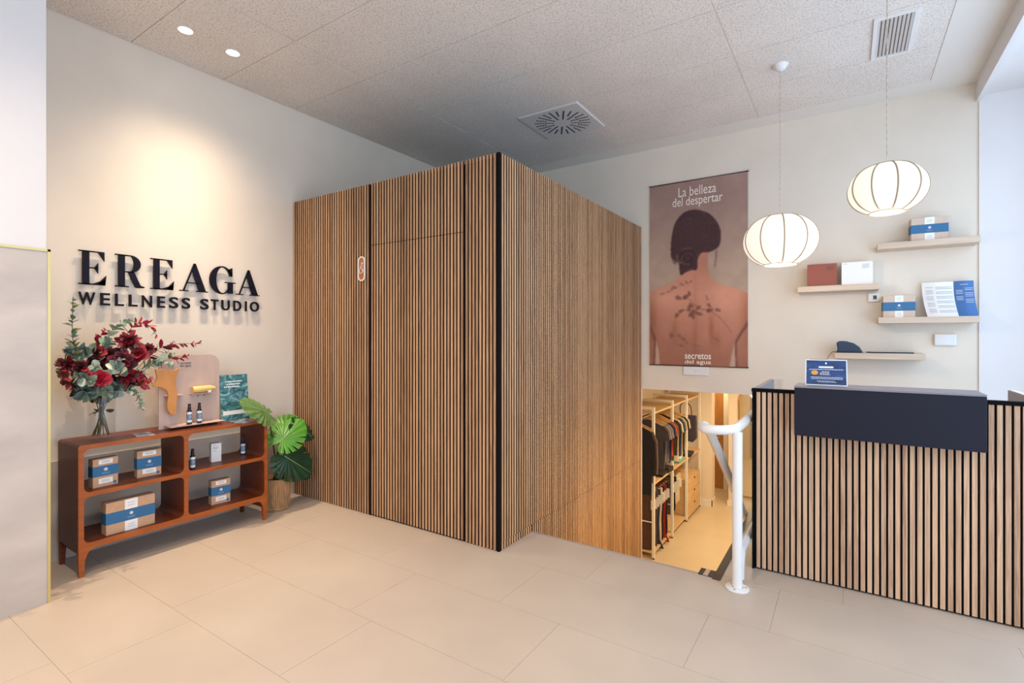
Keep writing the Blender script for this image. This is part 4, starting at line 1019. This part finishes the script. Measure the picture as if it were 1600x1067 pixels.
# open leaflet on shelf
of = thing('open_price_leaflet', 'open printed leaflet, white pages and a blue page, standing on the wall shelf', 'leaflet', (0.68, 5.33, 1.558))
def curved(x0, x1, h, y0, m, name, par, inset=0.0):
    mb = MB(); rows = []
    for i in range(9):
        u = i / 8; rows.append([(x0 + (x1 - x0) * u + 0.030 * (1 - v) ** 2 * (0.6 if x1 > 0.75 else 1) , y0 - 0.09 * (1 - v) ** 2 - 0.01 * math.sin(PI * u) + 0.02 * abs(u - .5), 1.5585 + h * v) for v in [q / 8 for q in range(9)]])
    mb.grid(rows); return mb.build(name, m, par, smooth=True)
wp = curved(0.515, 0.715, 0.285, 5.39, PAPER, 'white_page', of); bp = curved(0.715, 0.838, 0.287, 5.39, mat('blue_page', rgb(66, 112, 170), 0.6), 'blue_page', of)
def lines(par, x0, x1, m, rowsz, name='print'):
    mb = MB()
    for v, a, b in rowsz:
        y = 5.39 - 0.09 * (1 - v) ** 2 - 0.014; sh = 0.030 * (1 - v) ** 2 * (0.6 if x1 > 0.75 else 1)
        mb.box(x0 + (x1 - x0) * a + sh, x0 + (x1 - x0) * b + sh, y, y + 0.001, 1.5585 + 0.285 * v, 1.5585 + 0.285 * v + 0.0028)
    mb.build(name, m, par)
lines(wp, 0.515, 0.715, INK, [(0.08 + 0.045 * k, 0.10, 0.34) for k in range(18) if k % 4] + [(0.08 + 0.045 * k, 0.42, 0.94) for k in range(19) if k % 3])
lines(bp, 0.715, 0.838, PAPER, [(0.90, 0.3, 0.7)] + [(0.42 + 0.045 * k, 0.08, 0.42) for k in range(9) if k % 4] + [(0.34 + 0.045 * k, 0.52, 0.92) for k in range(11) if k % 4])
# card terminal
ct = thing('card_terminal', 'dark blue wedge-shaped desk device with a cable on the lowest wall shelf', 'device', (0.0, 5.33, 1.258))
DB = mat('terminal_blue', rgb(30, 48, 74), 0.35)
prof = [(-0.085, 0.003), (0.105, 0.003), (0.105, 0.018), (0.085, 0.055), (0.045, 0.085), (-0.01, 0.102), (-0.06, 0.104), (-0.080, 0.090), (-0.072, 0.03)]
mb = MB(); mb.prism(prof, -0.05, 0.04, frameB(0.0, 5.32, 1.2555)); body = mb.build('body', DB, ct)
bv = body.modifiers.new('soft', 'BEVEL'); bv.width = 0.008; bv.segments = 3
mb = MB(); mb.prism([(-0.079, 0.040), (-0.0745, 0.040), (-0.083, 0.088), (-0.0865, 0.088)], -0.035, 0.03, frameB(0.0, 5.32, 1.2555)); mb.build('screen_edge', METAL, ct)
mb = MB(); mb.box(-0.09, 0.115, 5.268, 5.365, 1.2582, 1.2615, 0.001); mb.build('base', BLK, ct)
mb = MB(); mb.tube(bez([(-0.085, 5.33, 1.263), (-0.11, 5.30, 1.262), (-0.14, 5.27, 1.22), (-0.16, 5.26, 1.15), (-0.165, 5.26, 1.02), (-0.16, 4.6, 0.90), (-0.16, 3.95, 0.76)], 6), 0.0022, 6); mb.build('cable', BLK, ct)
mb = MB(); mb.box(0.135, 0.455, 5.27, 5.42, 1.2585, 1.268, 0.002)
t = thing('thin_laptop', 'thin closed dark tablet lying on the lowest wall shelf beside the device', 'tablet', (0.3, 5.34, 1.2585))
mb.build('body', BLK, t); mb = MB(); mb.box(0.16, 0.45, 5.275, 5.415, 1.2682, 1.273, 0.001); mb.build('lid', METAL, t)
# thermostat, router, socket plate
t = thing('thermostat', 'small white thermostat with dark display peeking out under the shelf end', 'thermostat', (0.188, YB, 1.74))
mb = MB(); mb.box(0.150, 0.232, YB - 0.022, YB - 0.0005, 1.70, 1.775, 0.003); mb.build('housing', WHITEP, t)
mb = MB(); mb.box(0.186, 0.212, YB - 0.0232, YB - 0.022, 1.722, 1.756); mb.build('display', BLK, t)
t = thing('wall_controller', 'white rectangular wall controller under the leaflet shelf near the corner', 'device', (0.667, YB, 1.37))
mb = MB(); mb.box(0.597, 0.738, YB - 0.03, YB - 0.0005, 1.325, 1.42, 0.008, seg=3); mb.build('housing', WHITEP, t)
for q in range(3):
    mb = MB(); mb.cyl((0.722, YB - 0.0315, 1.353 + 0.018 * q), (0.722, YB - 0.0298, 1.353 + 0.018 * q), 0.0045, n=16); mb.build('button', METAL, t)
t = thing('socket_plate', 'white wall plate just below the hanging portrait poster', 'wall plate', (-1.31, YB, 1.045))
mb = MB(); mb.box(-1.437, -1.186, YB - 0.012, YB - 0.0005, 0.997, 1.085, 0.003); mb.build('plate', WHITEP, t)
mb = MB(); mb.cyl((-1.31, YB - 0.013, 1.04), (-1.31, YB - 0.0115, 1.04), 0.006, n=16); mb.build('knob', METAL, t)

# ------------------------------------------------------------------ poster
def poster():
    x0, x1, z0, z1 = -1.790, -0.815, 1.090, 3.026
    t = thing('hanging_poster', 'large hanging fabric poster showing a bare back with a low hair bun', 'poster', ((x0 + x1) / 2, YB, 2.05))
    NU, NV = 190, 376
    U, V = np.meshgrid((np.arange(NU) + .5) / NU, (np.arange(NV) + .5) / NV)   # v down
    def zm(pts):
        o = []
        for x, y in pts:
            u = (x - 54) / 463; tp = 130 - 82 * u; bt = 972 + 16 * u; o.append((u, (y - tp) / (bt - tp)))
        return o
    def fill(poly):
        poly = zm(poly); m = np.zeros(U.shape, bool); n = len(poly)
        for i in range(n):
            (xa, ya), (xb, yb) = poly[i], poly[(i + 1) % n]
            if ya == yb: continue
            c = ((ya > V) != (yb > V)) & (U < (xb - xa) * (V - ya) / (yb - ya) + xa); m ^= c
        return m.astype(float)
    def blur(a, k, n=2):
        if k < 1: return a
        for _ in range(n):
            for ax in (0, 1):
                p_ = np.pad(a, [(k, k) if q == ax else (0, 0) for q in (0, 1)], mode='edge'); cs = np.cumsum(p_, ax)
                z_ = np.zeros_like(np.take(cs, [0], ax)); cs = np.concatenate([z_, cs], ax)
                a = (np.take(cs, range(2 * k + 1, cs.shape[ax]), ax) - np.take(cs, range(0, cs.shape[ax] - 2 * k - 1), ax)) / (2 * k + 1)
        return a
    def smooth_curve(pts, n=5): 
        P = [Vector((x, y, 0)) for x, y in pts]; N = len(P); o = []
        for i in range(N):
            a, b, c, d = P[i - 1], P[i], P[(i + 1) % N], P[(i + 2) % N]
            for k in range(n):
                q = k / n; v = 0.5 * ((2 * b) + (c - a) * q + (2 * a - 5 * b + 4 * c - d) * q * q + (3 * b - a - 3 * c + d) * q ** 3); o.append((v.x, v.y))
        return o
    rs = np.random.RandomState(3)
    def noise(k): return blur(rs.rand(NV, NU), k, 3) - 0.5
    n1 = noise(14); n1 /= np.abs(n1).max(); n2 = noise(5); n2 /= np.abs(n2).max(); n3 = noise(1); n3 /= np.abs(n3).max()
    def C(r, g, b): return np.array([r, g, b], float)[None, None, :]
    img = C(146, 116, 106) + (C(168, 142, 122) - C(146, 116, 106)) * np.clip((V - 0.1) / 0.4, 0, 1)[..., None]
    img = img + (n1 * 14 + n2 * 8)[..., None] * np.array([1, 0.9, 0.8])
    img = np.where((V > 0.55)[..., None], img + 10 * np.clip((V - .55) * 4, 0, 1)[..., None], img)
    def over(mask, col, a=1.0):
        nonlocal img
        m = (mask * a)[..., None]; img = img * (1 - m) + col * m
    gs = lambda cx, cy, sx, sy: np.exp(-(((U - zm([(cx, cy)])[0][0]) / (sx / 463)) ** 2 + ((V - zm([(cx, cy)])[0][1]) / (sy / 900)) ** 2))
    skin = blur(np.clip(fill([(205, 500), (340, 400), (338, 500), (352, 556), (380, 580), (430, 600), (480, 612), (520, 636), (530, 1010), (40, 1010), (40, 634), (70, 620), (120, 604), (165, 585), (200, 556), (207, 530)]), 0, 1), 1)
    sh = C(184, 126, 102) + np.zeros(img.shape)
    sh = sh + (gs(200, 690, 100, 120) * 14 + gs(420, 660, 90, 90) * 16 + gs(110, 660, 60, 60) * 12 + gs(360, 840, 60, 60) * 10 - gs(330, 480, 40, 60) * 16)[..., None] * C(1, .85, .7)
    sh = sh - (np.clip((V - 0.62) / 0.38, 0, 1) * 38)[..., None] * C(1, .85, .75)
    sh = sh - (gs(280, 760, 14, 200) * 12 + gs(355, 800, 12, 70) * 22 + gs(380, 850, 22, 40) * 18 + gs(180, 800, 18, 60) * 16 + gs(60, 760, 30, 120) * 26 + gs(515, 720, 30, 130) * 22)[..., None]
    sh = sh + (n2 * 4)[..., None]
    m = skin[..., None]; img = img * (1 - m) + sh * m
    # gaps beside the waist, arm lines
    over(blur(fill([(84, 846), (100, 905), (108, 985), (78, 985)]), 1), C(176, 146, 128))
    over(blur(fill([(461, 866), (463, 990), (434, 990), (446, 925)]), 1), C(176, 146, 128))
    over(blur(fill([(58, 780), (64, 800), (86, 846), (80, 980), (72, 980), (78, 860), (56, 800)]), 1), C(96, 58, 46), 0.8)
    over(blur(fill([(516, 760), (486, 810), (460, 862), (464, 985), (470, 985), (468, 868), (492, 822), (518, 785)]), 1), C(96, 58, 46), 0.8)
    # branch shadow printed on the back
    def leafp(cx, cy, L, w, a, al=0.62):
        ca, sa = math.cos(R(a)), math.sin(R(a)); o = []
        for k in range(14):
            q = 2 * PI * k / 14; x, y = L / 2 * math.cos(q), w / 2 * math.sin(q) * (1 - 0.4 * math.cos(q)); o.append((cx + x * ca - y * sa, cy + x * sa + y * ca))
        over(blur(fill(o), 1), C(92, 52, 46), al)
    for q in ((200, 655, 34, 20, 20), (240, 645, 38, 18, -30), (252, 632, 24, 12, 60), (230, 655, 26, 14, 10), (262, 690, 30, 16, 40), (250, 705, 34, 18, 100), (275, 720, 34, 20, 20), (295, 700, 30, 16, -40), (268, 740, 34, 20, 70),
              (300, 730, 34, 16, 10), (255, 735, 26, 16, 120), (345, 690, 26, 14, 50), (350, 712, 34, 16, -20), (385, 712, 28, 16, 20), (340, 715, 22, 14, 80), (212, 716, 30, 14, -30), (190, 738, 26, 18, 110), (335, 655, 34, 9, 70, 0.35),
              (180, 605, 26, 12, 10, 0.5), (165, 612, 18, 10, 60, 0.4), (215, 590, 30, 8, 30, 0.45), (240, 582, 28, 8, 50, 0.45), (260, 575, 20, 8, -70, 0.45), (120, 635, 26, 8, -10, 0.35), (150, 625, 24, 8, 20, 0.35),
              (165, 832, 22, 26, 0, 0.4), (205, 835, 24, 16, 30, 0.35), (225, 850, 26, 14, 20, 0.35), (240, 868, 24, 12, 40, 0.3), (215, 880, 30, 12, 10, 0.3), (290, 880, 60, 8, 10, 0.2)):
        leafp(*q)
    def stroke(pts, w, al=0.5):
        L_ = [(x, y - w) for x, y in pts]; R_ = [(x, y + w) for x, y in pts][::-1]; over(blur(fill(L_ + R_), 1), C(100, 58, 50), al)
    stroke([(250, 660), (275, 685), (310, 708), (350, 714), (390, 745), (425, 785), (445, 820)], 3); stroke([(195, 735), (225, 712), (260, 712)], 2.4)
    stroke([(110, 640), (150, 625), (200, 600), (262, 575)], 1.6, 0.35); stroke([(185, 745), (178, 800), (165, 835)], 2.4, .35); stroke([(345, 730), (340, 790), (360, 840), (395, 860)], 2.6, 0.35)
    # hair
    hair = smooth_curve([(272, 236), (225, 250), (185, 295), (168, 350), (160, 420), (165, 462), (182, 482), (200, 490), (208, 545), (235, 532), (262, 522), (288, 518), (292, 470), (310, 440), (345, 436), (378, 420), (394, 395), (398, 345), (385, 300), (350, 258), (310, 240)])
    hm = blur(fill(hair), 1); over(hm, C(62, 36, 38))
    over(blur(fill([(372, 430), (382, 425), (380, 460), (372, 515), (368, 500), (374, 460)]), 1), C(70, 42, 40), 0.5)
    over(blur(fill([(165, 440), (172, 480), (190, 488), (186, 496), (170, 486), (160, 450)]), 1), C(60, 36, 36), 0.7)
    ang = np.arctan2((V - 0.315) * 2.0, (U - 0.47)); st = np.sin(ang * 23 + n2 * 22) * 0.5 + np.sin(ang * 47 + n2 * 30 + n1 * 9) * 0.5
    over(hm * np.clip(st, 0, 1) * (0.25 + 0.75 * gs(265, 330, 90, 80)), C(118, 80, 70), 0.40)
    for cx, cy, r1, r2 in ((242, 455, 48, 36), (245, 470, 30, 24), (238, 500, 40, 20), (215, 462, 22, 26)):
        d_ = np.sqrt(((U - zm([(cx, cy)])[0][0]) * 463 / r1) ** 2 + ((V - zm([(cx, cy)])[0][1]) * 890 / r2) ** 2)
        over(hm * np.exp(-((d_ - 1) / 0.20) ** 2) * np.clip(0.5 + 2.2 * n2, 0, 1), C(124, 82, 68), 0.42); over(hm * np.exp(-((d_ - 0.72) / 0.12) ** 2), C(36, 20, 22), 0.5)
    img = np.clip(img * 1.07 + n3[..., None] * 3, 0, 255) / 255
    linr = np.where(img <= 0.04045, img / 12.92, ((img + 0.055) / 1.055) ** 2.4)
    # printed cloth mesh, colour per point
    me = bpy.data.meshes.new('printed_cloth')
    xs = np.linspace(x0, x1, NU); zs = np.linspace(z1, z0, NV); XX, ZZ = np.meshgrid(xs, zs)
    YY = YB - 0.012 + 0.002 * np.sin(XX * 7) + 0.0015 * np.sin(ZZ * 4)
    co = np.stack([XX - (x0 + x1) / 2, YY - YB, ZZ - 2.05], -1).reshape(-1, 3)
    i = np.arange(NU * NV).reshape(NV, NU); q = np.stack([i[:-1, :-1], i[1:, :-1], i[1:, 1:], i[:-1, 1:]], -1).reshape(-1, 4)
    me.from_pydata(co.tolist(), [], q.tolist())
    ca = me.color_attributes.new('print', 'FLOAT_COLOR', 'POINT')
    ca.data.foreach_set('color', np.concatenate([linr.reshape(-1, 3), np.ones((NU * NV, 1))], 1).astype(np.float32).ravel())
    for p_ in me.polygons: p_.use_smooth = True
    pm = bpy.data.materials.new('printed_cloth'); pm.use_nodes = True; nt = pm.node_tree; b = nt.nodes['Principled BSDF']; b.inputs['Roughness'].default_value = 0.7
    a = nt.nodes.new('ShaderNodeVertexColor'); a.layer_name = 'print'; nt.links.new(a.outputs[0], b.inputs['Base Color'])
    me.materials.append(pm)
    o = bpy.data.objects.new('printed_cloth', me); COL.objects.link(o); o.parent = t
    M = frameB(0, YB - 0.0165, 0)
    PT = mat('poster_text', rgb(238, 226, 214), 0.7)
    def P(px, py): v = onY(px, py, YB - 0.016); return v.x, v.z
    for s_, (xa, za), (xb, zb) in (('La belleza', P(1060, 308.5), P(1119, 287)), ('del despertar', P(1051, 328.5), P(1129, 300))):
        mb = MB()
        hgt = 0.098 if s_[0] == 'L' else 0.122
        fit_text(mb, s_, M, xa, xb, za, za + hgt, 0, 0.0004, 0.0); mb.build('title_text', PT, t)
    for s_, a_, b_, zz, h_ in (('secretos', P(1070, 0)[0], P(1111, 0)[0], 1.165, 0.058), ('del agua', P(1070, 0)[0], P(1111, 0)[0], 1.098 + 0.005, 0.055)):
        mb = MB(); fit_text(mb, s_, M, a_, b_, zz, zz + h_, 0, 0.0004, 0.012); mb.build('name_text', PT, t)
    for z_ in (z1 - 0.004, z0 + 0.004):
        mb = MB(); mb.cyl((x0 - 0.006, YB - 0.010, z_), (x1 + 0.006, YB - 0.010, z_), 0.006, n=12); mb.build('poster_rod', BRASS if False else DARKM, t)
    for x_ in (x0 - 0.008, x1 + 0.008):
        mb = MB(); mb.cyl((x_, YB - 0.02, z1), (x_, YB, z1), 0.006, n=12); mb.build('wall_hook', METAL, t)
poster()

# ------------------------------------------------------------------ clothes rack in the lower room
RX = -2.11; YS = [6.59, 7.44, 8.22, 9.08]
rk = thing('clothes_rack', 'long clothes rack of white steel frames with oak shelves in the lower room', 'clothes rack', (-2.35, 7.8, LZ))
for y in YS:
    mb = MB(); s = 0.0175
    mb.box(RX - 2 * s, RX, y - s, y + s, LZ + 0.02, 0.47, 0.002); mb.box(-2.66, -2.66 + 2 * s, y - s, y + s, LZ + 0.02, 0.47, 0.002); mb.box(-2.66 + 2 * s, RX - 2 * s, y - s, y + s, 0.435, 0.47, 0.002)
    fr = mb.build('steel_frame', WHITE, rk)
    for x in (RX - s, -2.66 + s):
        mb = MB(); mb.cyl((x, y, LZ + 0.0005), (x, y, LZ + 0.021), 0.014, n=12); mb.build('foot', BLK, fr)
for k in range(3):
    y0, y1 = YS[k] + 0.0185, YS[k + 1] - 0.0185
    mb = MB(); mb.box(-2.62, RX - 0.01, y0, y1, 0.375, 0.402, 0.001); mb.build('top_shelf', LAM, rk)
    mb = MB(); mb.box(-2.62, RX - 0.005, y0, y1, -0.555, -0.528, 0.001); mb.build('middle_shelf', LAM, rk)
    if k < 2:
        mb = MB(); mb.box(-2.62, RX - 0.02, y0, y1, LZ + 0.06, LZ + 0.082, 0.001); mb.build('bottom_shelf', LAM, rk)
        mb = MB(); mb.cyl((-2.64, YS[k], -1.05), (RX - 0.02, YS[k], -1.05), 0.008, n=10); mb.build('cross_bar', WHITE, rk)
    for z in (0.315, -0.60):
        if k == 2 and z < 0: continue
        mb = MB(); mb.cyl((-2.31, (YS[k] if k else 6.2) + 0.01, z), (-2.31, YS[k + 1] - 0.01, z), 0.010, n=12); mb.build('hanging_rod', BLK, rk)
# first bay starts nearer than the first frame in view
dwr = thing('drawer_unit', 'oak unit with three drawers and dark round pulls at the rack end', 'drawer unit', (-2.35, 8.6, LZ))
y0, y1 = YS[2] + 0.02, YS[3] - 0.04
mb = MB(); mb.box(-2.62, RX - 0.016, y0, y1, LZ + 0.04, -0.885, 0.001); mb.build('body', LAM, dwr)
mb = MB(); mb.box(-2.60, RX - 0.02, y0 + 0.01, y1 - 0.01, LZ + 0.0005, LZ + 0.04); mb.build('plinth', DARKM, dwr)
for k in range(3):
    za = LZ + 0.045 + 0.200 * k; mb = MB(); mb.box(RX - 0.016, RX + 0.002, y0 + 0.004, y1 - 0.004, za, za + 0.194, 0.002); f = mb.build('drawer', LAM, dwr)
    mb = MB(); mb.cyl((RX + 0.002, (y0 + y1) / 2, za + 0.165), (RX + 0.014, (y0 + y1) / 2, za + 0.165), 0.014, n=16); mb.build('knob', BLK, f)
mb = MB(); mb.box(-2.5, -2.28, y0 - 0.012, y0 - 0.0, LZ + 0.04, -0.89); 
mb.bm.clear()
mb.bm.free()

HANG = mat('hanger_wood', rgb(214, 168, 106), 0.45)
def cloth(name, c, n=0.12): return MATS.get(name) or mat(name, c, 0.9, noise=n, nscale=20, bump=0.2, bscale=60)
def hanger(y, z=0.315, group='wooden hangers with shirts on the upper rod', label=None, w=0.21, tint=HANG):
    t = thing('wooden_hanger', label, 'hanger', (-2.31, y, z), group)
    def P(nm, mb, m): return mb.build(nm, m, t, keep=True)
    mb = MB(); mb.tube(bez([(-w, 0, -0.135), (-w * 0.55, 0, -0.095), (0, 0, -0.055), (w * 0.55, 0, -0.095), (w, 0, -0.135)], 4), [0.008] * 17, 8); P('bow', mb, tint)
    mb = MB(); mb.tube([(0, 0, -0.058), (0, 0, -0.018)] + [(0.016 - 0.016 * math.cos(R(a)) , 0, -0.0 + 0.016 * math.sin(R(a))) for a in range(0, 200, 25)], 0.002, 6); P('hook', mb, METAL)
    return t
def tee(y, col, label, L=0.62, sleeve=0.22, w=0.23, thick=0.028, z=0.315, x=-2.31, cat='shirt', long=False):
    """shirt hung across the rod; local x across, y down, puffed thickness"""
    zt = -0.10
    if long:
        half = [(0.05, zt + 0.03), (0.12, zt - 0.005), (0.215, zt - 0.06), (0.262, zt - 0.18), (0.272, zt - 0.42), (0.268, zt - 0.60), (0.225, zt - 0.605), (0.215, zt - 0.40), (0.205, zt - 0.22), (0.208, zt - L)]
    else:
        half = [(0.05, zt + 0.03), (0.12, zt - 0.005), (w - 0.01, zt - 0.05), (w + 0.035, zt - 0.10), (w + 0.055, zt - sleeve), (w - 0.015, zt - sleeve - 0.02), (w - 0.03, zt - 0.15), (w - 0.025, zt - 0.35), (w - 0.02, zt - L)]
    out = half + [(-a, b) for a, b in half[::-1]]
    mb = MB(); M = Matrix(((1, 0, 0, 0), (0, 0, -1, 0), (0, 1, 0, 0), (0, 0, 0, 1)))
    mb.prism(out, -thick / 2, thick / 2, M)
    bmesh.ops.triangulate(mb.bm, faces=[f for f in mb.bm.faces if len(f.verts) > 4])
    o = mb.build('hanging_shirt', col); o.location = (x, y, z)
    md = o.modifiers.new('soft', 'BEVEL'); md.width = thick * 0.3; md.segments = 2; md.angle_limit = R(50)
    o.rotation_euler = (0, 0, R(random.uniform(-2, 2)))
    return tag(o, label, cat, 'shirts on the upper rod')
TEES = [(6.43, 'black', rgb(28, 26, 30), 'long black jacket nearest on the upper rod', True), (6.50, 'taupe', rgb(112, 84, 74), 'long taupe coat behind the black jacket', True),
        (6.90, 'dark grey', rgb(70, 66, 70), 'dark grey shirt hanging behind the taupe coat', False), (6.97, 'grey', rgb(142, 128, 132), 'light grey short-sleeved shirt beside the first rack post', False),
        (7.04, 'grey2', rgb(126, 118, 124), 'slightly darker grey shirt behind the light grey one', False), (7.11, 'denim', rgb(92, 104, 130), 'denim blue shirt before the orange-red shirt', False),
        (7.19, 'navy', rgb(40, 44, 66), 'dark navy shirt directly before the orange-red shirt', False), (7.27, 'rust', rgb(196, 78, 46), 'bright orange-red shirt in the middle of the upper rod', False),
        (7.34, 'brown', rgb(110, 88, 74), 'brown shirt just behind the orange-red shirt', False), (7.50, 'cocoa', rgb(64, 50, 46), 'dark brown shirt before the cream shirt', False),
        (7.57, 'cream', rgb(228, 214, 186), 'cream short-sleeved shirt among dark ones on the upper rod', False), (7.64, 'navy2', rgb(36, 38, 58), 'dark blue shirt behind the cream shirt', False),
        (7.71, 'blue', rgb(64, 84, 124), 'mid blue shirt toward the middle rack post', False), (7.80, 'sand', rgb(196, 178, 146), 'sand coloured shirt beyond the blue shirt', False),
        (7.89, 'black2', rgb(30, 28, 30), 'black shirt between the two sand shirts', False), (7.98, 'sand2', rgb(206, 190, 156), 'pale sand shirt nearest the third rack post', False)]
for y, nm, c, lb, lg in TEES:
    hanger(y, 0.315, label='wooden hanger of the ' + lb.split(' on ')[0].split(' behind ')[0].split(' before ')[0].split(' hanging')[0].split(' just')[0].split(' directly')[0].split(' beside')[0].split(' toward')[0].split(' among')[0].split(' between')[0].split(' beyond')[0].split(' in the')[0].split(' nearest')[0])
    tee(y, cloth('cloth_' + nm, c), lb, L=(0.86 if nm == 'black' else 0.72) if lg else random.uniform(0.5, 0.66), long=lg, w=0.255)
# trousers on the lower rod
def trousers(y, c, nm, label, L=0.80, x=-2.31, z=-0.60, flare=0.0):
    m = cloth('cloth_' + nm, c)
    mb = MB(); rows = []
    N = 14
    for i in range(N + 1):
        v = i / N; zz = -0.10 - L * v; r = []
        kick = flare * max(0, v - 0.85) / 0.15
        wx = 0.17 - 0.02 * v
        for k in range(16):
            a = 2 * PI * k / 16
            r.append((wx * math.cos(a) + 0.006 * math.sin(9 * v + k) + kick, (0.024 + 0.004 * math.sin(3 * a)) * math.sin(a) - kick * 0.2, zz))
        rows.append(r + [r[0]])
    mb.grid(rows); bmesh.ops.remove_doubles(mb.bm, verts=mb.bm.verts, dist=1e-5)
    mb.bm.faces.new([v for v in sorted([v for v in mb.bm.verts if abs(v.co.z + 0.10) < 1e-5], key=lambda v: math.atan2(v.co.y, v.co.x))])
    o = mb.build('hanging_trousers', m, smooth=True); o.location = (x, y, z)
    tag(o, label, 'trousers', 'trousers on the lower rod')
    t = thing('clip_hanger', 'clip hanger of the ' + label.split(' on ')[0].split(' beside')[0].split(' behind')[0].split(' before')[0].split(' nearest')[0].split(' with')[0], 'hanger', (x, y, z), 'clip hangers on the lower rod')
    mb = MB(); mb.tube([(-0.17, 0, -0.075), (0.17, 0, -0.075)], 0.007, 8); mb.build('bar', HANGD, t, keep=True)
    mb = MB(); mb.tube([(0, 0, -0.075), (0, 0, -0.018)] + [(0.016 - 0.016 * math.cos(R(a)), 0, 0.016 * math.sin(R(a))) for a in range(0, 200, 25)], 0.002, 6); mb.build('hook', METAL, t, keep=True)
    for sx in (-0.13, 0.13):
        mb = MB(); mb.box(sx - 0.012, sx + 0.012, -0.012, 0.012, -0.125, -0.078, 0.002); mb.build('clip', METAL, t, keep=True)
    g = thing('price_tag', 'white price tag on the ' + label.split(' on ')[0].split(' beside')[0].split(' behind')[0].split(' before')[0].split(' nearest')[0].split(' with')[0], 'tag', (x, y, z), 'white price tags on the trousers')
    mb = MB(); mb.box(0.135, 0.195, -0.035, -0.032, -0.30, -0.17); mb.build('card', PAPER, g, keep=True)
    mb = MB(); mb.tube([(0.15, -0.030, -0.17), (0.14, -0.026, -0.12)], 0.0012, 5); mb.build('string', PAPER, g, keep=True)
HANGD = mat('hanger_dark_wood', rgb(120, 70, 40), 0.45)
for y, nm, c, lb, L in ((6.66, 'choc', rgb(86, 58, 46), 'chocolate brown trousers nearest on the lower rod', 0.74), (6.74, 'ink', rgb(30, 28, 40), 'ink black trousers behind the chocolate pair', 0.76), (6.83, 'stone', rgb(88, 74, 66), 'stone brown trousers beside the first rack post', 0.78),
                        (6.93, 'navy3', rgb(44, 50, 74), 'navy trousers before the cream pair', 0.80), (7.02, 'cream2', rgb(218, 206, 184), 'cream trousers beside the dark red pair', 0.78), (7.10, 'black3', rgb(26, 24, 28), 'black trousers behind the cream pair', 0.79),
                        (7.20, 'red', rgb(150, 26, 26), 'dark red trousers with the hem kicked out', 0.80), (7.30, 'black4', rgb(34, 28, 30), 'charcoal trousers behind the dark red pair', 0.74),
                        (7.60, 'olive', rgb(84, 76, 66), 'olive trousers beside the middle rack post', 0.55), (7.70, 'black5', rgb(24, 22, 26), 'short black trousers behind the olive pair', 0.52), (7.82, 'ivory', rgb(226, 214, 186), 'ivory trousers on the lower rod past the black pair', 0.44), (7.93, 'ivory2', rgb(214, 200, 170), 'pale beige trousers nearest the drawer unit', 0.44)):
    trousers(y, c, nm, lb, L, flare=0.07 if nm in ('red', 'navy3') else 0.0)
# folded clothes and bag
def folded(label, x, y, z, c, nm, w=0.30, d=0.26, h=0.03, rz=0):
    mb = MB(); mb.box(-w / 2, w / 2, -d / 2, d / 2, 0, h, min(0.012, h * 0.4), seg=3, M=Matrix.Translation((x, y, z)) @ Matrix.Rotation(R(rz), 4, 'Z'))
    tag(mb.build('folded_shirt', cloth('cloth_' + nm, c)), label, 'folded clothes', 'folded clothes on the rack shelves')
folded('teal folded shirt, bottom one on the middle shelf by the third post', -2.28, 7.95, -0.527, rgb(110, 160, 156), 'teal', 0.32, 0.3, 0.05)
folded('white folded shirt lying on top of the teal one', -2.26, 7.97, -0.476, rgb(220, 214, 200), 'offw', 0.25, 0.24, 0.02, 8)
folded('dark navy folded trousers at the far end of the middle shelf', -2.24, 8.45, -0.527, rgb(40, 38, 52), 'dnavy', 0.30, 0.3, 0.05, 5)
folded('black folded shirt on the middle shelf behind the first post', -2.25, 7.05, -0.527, rgb(26, 24, 28), 'blk6', 0.28, 0.3, 0.04, 3)
folded('dark printed folded shirt on the middle shelf before the middle post', -2.22, 7.28, -0.527, rgb(34, 30, 34), 'blk7', 0.26, 0.2, 0.07, -4)
t = thing('tote_bag', 'dark grey cloth bag hanging at the far end of the rack', 'bag', (-2.22, 8.55, 0.315))
mb = MB(); mb.prism([(-0.15, -0.20), (0.16, -0.20), (0.17, -0.56), (0.10, -0.64), (-0.12, -0.60)], -0.03, 0.03, Matrix(((1, 0, 0, -2.2), (0, 0, -1, 8.52), (0, 1, 0, 0.315), (0, 0, 0, 1)))); b_ = mb.build('bag_body', cloth('cloth_bag', rgb(66, 62, 76)), t)
md = b_.modifiers.new('soft', 'BEVEL'); md.width = 0.015; md.segments = 2
mb = MB(); mb.tube(bez([(-2.30, 8.52, 0.12), (-2.30, 8.52, 0.26), (-2.22, 8.52, 0.322), (-2.14, 8.52, 0.26), (-2.12, 8.52, 0.12)], 5), 0.008, 8); mb.build('strap', cloth('cloth_strap', rgb(60, 52, 50)), t)
